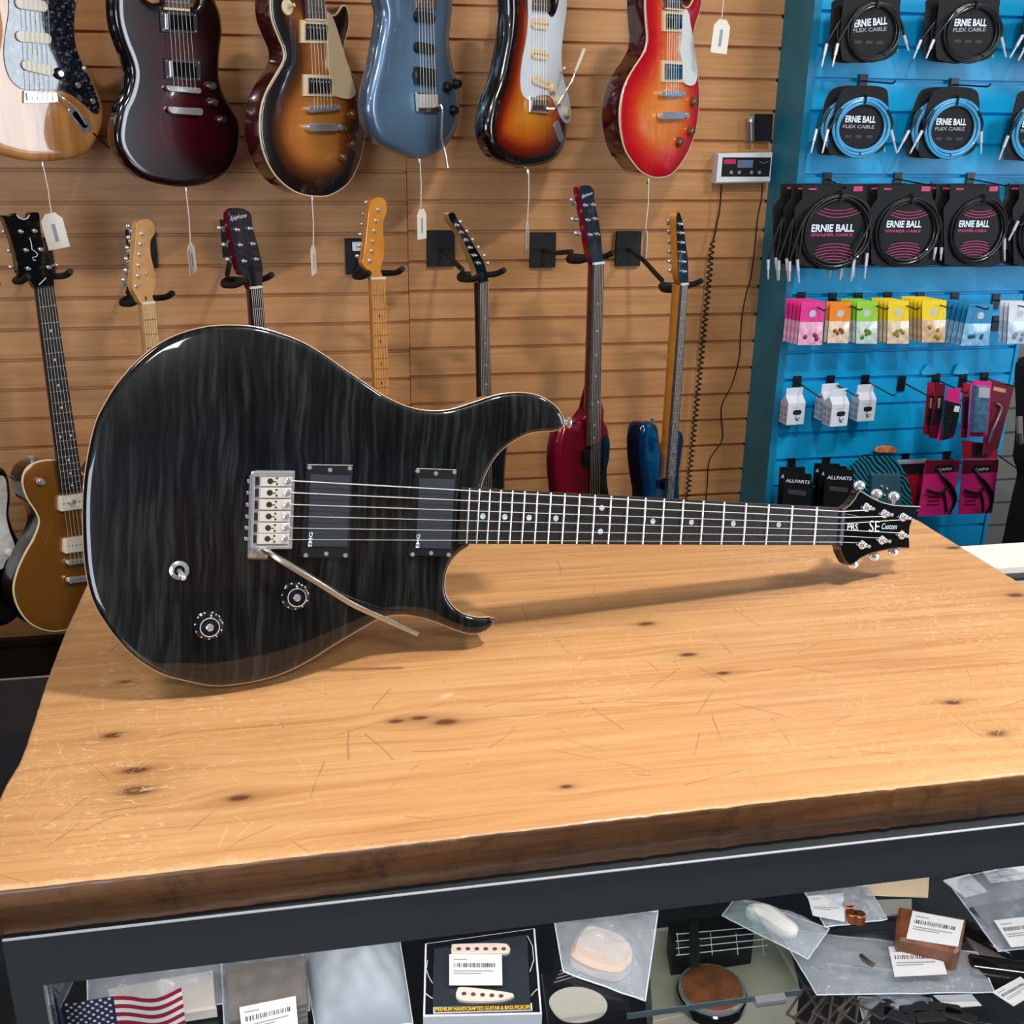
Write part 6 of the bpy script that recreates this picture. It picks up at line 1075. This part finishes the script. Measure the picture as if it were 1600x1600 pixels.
# round amber tin on black strap
pl = flatpl(1113, 1540, .6605); t = thing('round_tin', 'round black tin with an amber lid under the glass shelf near its clip', 'tin', pl); a = pl.l(1113, 1540, .02); MB().lathe(*a, [(.035, .0005), (.036, .002), (.036, .012), (.034, .014)], 36).build('tin_body', blackg, t); MB().lathe(*a, [(.0345, .0135), (.0345, .0165), (.031, .0175)], 36).build('rim', chrome, t)
MB().lathe(*a, [(.031, .016), (.031, .0182), (.029, .019)], 36).build('amber_lid', mat('mottled amber', (142, 82, 50), .35, coat=.5, var=.35, bscale=60), t); MB().prism(pl.ls([(1077, 1440), (1092, 1440), (1094, 1506), (1078, 1508)], .046), .042, .046, .001).build('strap', blackm, t)
pl = flatpl(1060, 1495, .60); t = thing('printed_sleeve', 'black printed sleeve with white line drawing under the glass shelf', 'box', pl); MB().prism(pl.ls([(1045, 1440), (1172, 1424), (1178, 1460), (1052, 1478)], .1), .061, .1, .001).build('sleeve', cardb, t, smooth=0)
mb = MB()
for k in range(4): mb.tube([(*pl.l(1056, 1460+k*11, .101), .1012), (*pl.l(1200, 1447+k*10, .101), .1012)], .0005, 4)
for x in (1058, 1110, 1150, 1190): mb.tube([(*pl.l(x, 1458, .101), .1012), (*pl.l(x+3, 1492, .101), .1012)], .0005, 4)
mb.build('line_drawing', wt, t)
pl = flatpl(1140, 1540, .60); t = thing('tan_carton', 'tan cardboard box under the glass shelf beside the amber tin', 'box', pl); MB().prism(pl.ls([(1010, 1452), (1222, 1425), (1250, 1545), (1020, 1596)], .06), .001, .06, .001).build('carton', mat('tan card', (186, 178, 158), .7), t, smooth=0)
# long soft pouch, long flat bag
pl, t = bag('poly_bag', 'long clear bag with a soft white cable in it, left of the long flat bag', [(1128, 1432), (1150, 1404), (1296, 1452), (1262, 1500)], .74, .016, 7, film)
MB().tube(spline([(*pl.l(1165, 1424, .008), .008), (*pl.l(1195, 1430, .008), .009), (*pl.l(1225, 1450, .008), .009), (*pl.l(1246, 1458, .008), .008)], 18, False), [.005+.006*math.sin(math.pi*i/17)**.4 for i in range(18)], 10).build('white_cable', mat('soft white', (226, 222, 220), .6), t)
pl, t = bag('poly_bag', 'long flat clear bag with a tremolo arm and a white price label', [(1214, 1452), (1526, 1490), (1554, 1552), (1276, 1556)], .722, .012, 8, film)
MB().tube([(*pl.l(1282, 1504, .009), .009), (*pl.l(1350, 1512, .009), .009), (*pl.l(1480, 1524, .009), .009)], .0014, 8).build('metal_rod', chrome, t); MB().tube([(*pl.l(1345, 1494, .012), .012), (*pl.l(1352, 1502, .012), .013), (*pl.l(1366, 1510, .012), .012)], .003, 8).build('metal_end', nickel, t)
sticker(pl, t, [(1388, 1479), (1468, 1479), (1480, 1522), (1398, 1526)], .017)
pl = flatpl(1455, 1455, .735); t = thing('brown_box', 'small brown rounded box with a white barcode label behind the long flat bag', 'box', pl); MB().prism(spline(pl.ls([(1404, 1420), (1412, 1416), (1460, 1426), (1502, 1432), (1509, 1438), (1498, 1484), (1470, 1480), (1416, 1468), (1401, 1462)], .02), 44), -.03, .02, .003).build('box_body', mat('brown leather', (122, 70, 40), .35, coat=.4, var=.3, bscale=60), t)
sticker(pl, t, [(1426, 1423), (1506, 1438), (1497, 1479), (1416, 1466)], .0212)
pl, t = bag('poly_bag', 'clear bag with copper fittings and a printed white slip', [(1255, 1392), (1355, 1385), (1386, 1438), (1290, 1450)], .745, .014, 9, film); sticker(pl, t, [(1262, 1400), (1318, 1395), (1320, 1440), (1270, 1430)], .010, bars=False)
for x, y in ((1330, 1430), (1343, 1432), (1325, 1418)): MB().cyl(*pl.l(x, y, .008), .006, .001, .012, 14).build('copper_fitting', mat('copper', (176, 100, 60), .3, .8), t)
pl = flatpl(1400, 1395, .74); t = thing('peach_card', 'peach coloured printed card at the back under the rail', 'card', pl); MB().prism(pl.ls([(1340, 1380), (1452, 1368), (1450, 1402), (1355, 1398)], 0), -.001, .0005).build('card', mat('peach paper', (240, 214, 176), .7), t, smooth=0); MB().prism(pl.ls([(1352, 1404), (1425, 1402), (1425, 1424), (1370, 1428)], 0), -.004, -.002).build('grey_slip', mat('grey paper', (150, 148, 142), .7), t, smooth=0)
pl, t = bag('poly_bag', 'clear zip bag with a white price label at the far right', [(1480, 1378), (1600, 1350), (1650, 1478), (1560, 1488)], .742, .014, 11, film); sticker(pl, t, [(1553, 1438), (1625, 1430), (1630, 1474), (1580, 1480)], .014)
MB().prism(pl.ls([(1515, 1420), (1600, 1405), (1620, 1440), (1545, 1450)], .004), .001, .006).build('dark_part', mat('slate part', (66, 74, 88), .5), t)
pl = flatpl(1520, 1385, .745); t = thing('paper_slip', 'white folded paper slip under the rail at the right', 'paper', pl); MB().prism(pl.ls([(1474, 1376), (1515, 1366), (1542, 1393), (1508, 1402)], 0), -.001, .0008).build('sheet', paper, t, smooth=0)
pl = flatpl(1580, 1370, .748); t = thing('paper_slip', 'white printed card in the far right corner under the rail', 'paper', pl); sticker(pl, t, [(1535, 1362), (1640, 1345), (1640, 1368), (1548, 1380)], .0, bars=False)
pl = flatpl(1330, 1450, .72); t = thing('dark_pouch', 'dark grey pouch behind the long flat bag', 'pouch', pl); MB().prism(spline(pl.ls([(1285, 1452), (1340, 1438), (1400, 1430), (1402, 1462), (1330, 1468), (1290, 1464)], 0), 40), -.015, .0, .005).build('pouch_body', mat('dark grey cloth', (52, 54, 60), .7), t)
# lower right: fittings on the lower shelf
fr2 = mat('brown frames', (96, 84, 72), .5, .3)
for k in range(7):
    x, y = 1262+k*14, 1572+(k % 3)*11; pl = flatpl(x, y, SR+.004+.002*k); t = thing('square_ring', 'brown-grey rectangular wire ring in the heap at the lower right', 'ring', pl, 'rectangular frames heaped at the lower right'); a = rnd.uniform(20, 60); mb = MB(); c_, s_ = math.cos(R(a)), math.sin(R(a)); w_, h_ = .022, .012
    pts = [(w_, h_), (-w_, h_), (-w_, -h_), (w_, -h_)]; pts = [(p*c_-q_*s_, p*s_+q_*c_, 0) for p, q_ in pts]; mb.tube(pts, .0016, 6, closed=True); mb.build('frame_bar', fr2, t)
pl, t = bag('poly_bag', 'clear bag under the long flat bag holding dark fittings', [(1340, 1560), (1455, 1562), (1466, 1596), (1350, 1600)], .700, .016, 13, film)
pl = flatpl(1495, 1568, .712); t = thing('paper_slip', 'white card with rounded corner under the long flat bag', 'paper', pl); MB().prism(pl.ls([(1458, 1555), (1518, 1553), (1534, 1571), (1482, 1575)], 0), -.0008, .0).build('sheet', paper, t, smooth=0)
pl = flatpl(1450, 1590, .70); t = thing('dark_bundle', 'bundle of dark fittings at the lower right of the case', 'fittings', pl)
for k in range(6): p = pl.l(1380+k*24, 1582+(k % 2)*12, .008); MB().rrect(*p, .03, .014, .0, .014, .003, rnd.uniform(-40, 40), bev=.001).build('fitting', mat('dark metal', (54, 54, 58), .4, .6), t)
for i, (x, y, lb) in enumerate(((1575, 1575, 'black cylindrical pedal with a tilted white barcode label at the lower right corner'), (1558, 1522, 'black tube with a grey end beside the long flat bag'))):
    pl = flatpl(x, y-24, .6962); t = thing('black_cylinder', lb, 'pedal', pl); r_ = (.018, .012)[i]; d = np.array((.02, -.03)) if i else np.array((.03, -.012)); L3 = lambda s_: (d[0]*s_, d[1]*s_, r_); MB().tube([L3(-1.3), L3(-1.2), L3(1.2), L3(1.3)], [r_*.85, r_, r_, r_*.85], 20).build('barrel', blackg, t)
    if i: MB().tube([L3(1.31), L3(1.4)], [r_*.8, r_*.75], 20).build('end_cap', mat('grey rubber', (130, 126, 120), .6), t)
    else: sticker(pl, t, [(1550, 1550), (1594, 1526), (1624, 1548), (1584, 1572)], .0375)
pl = flatpl(1565, 1495, .70); t = thing('grey_tray', 'grey tray with a dark rim at the right under the zip bag', 'tray', pl); MB().prism(pl.ls([(1500, 1450), (1640, 1425), (1640, 1490), (1536, 1506)], .012), 0, .012, .001).build('tray_body', mat('warm grey', (140, 132, 126), .6), t, smooth=0); MB().tube([(*pl.l(1534, 1508, .012), .012), (*pl.l(1640, 1490, .012), .012)], .0022, 6).build('rim', blackp, t)
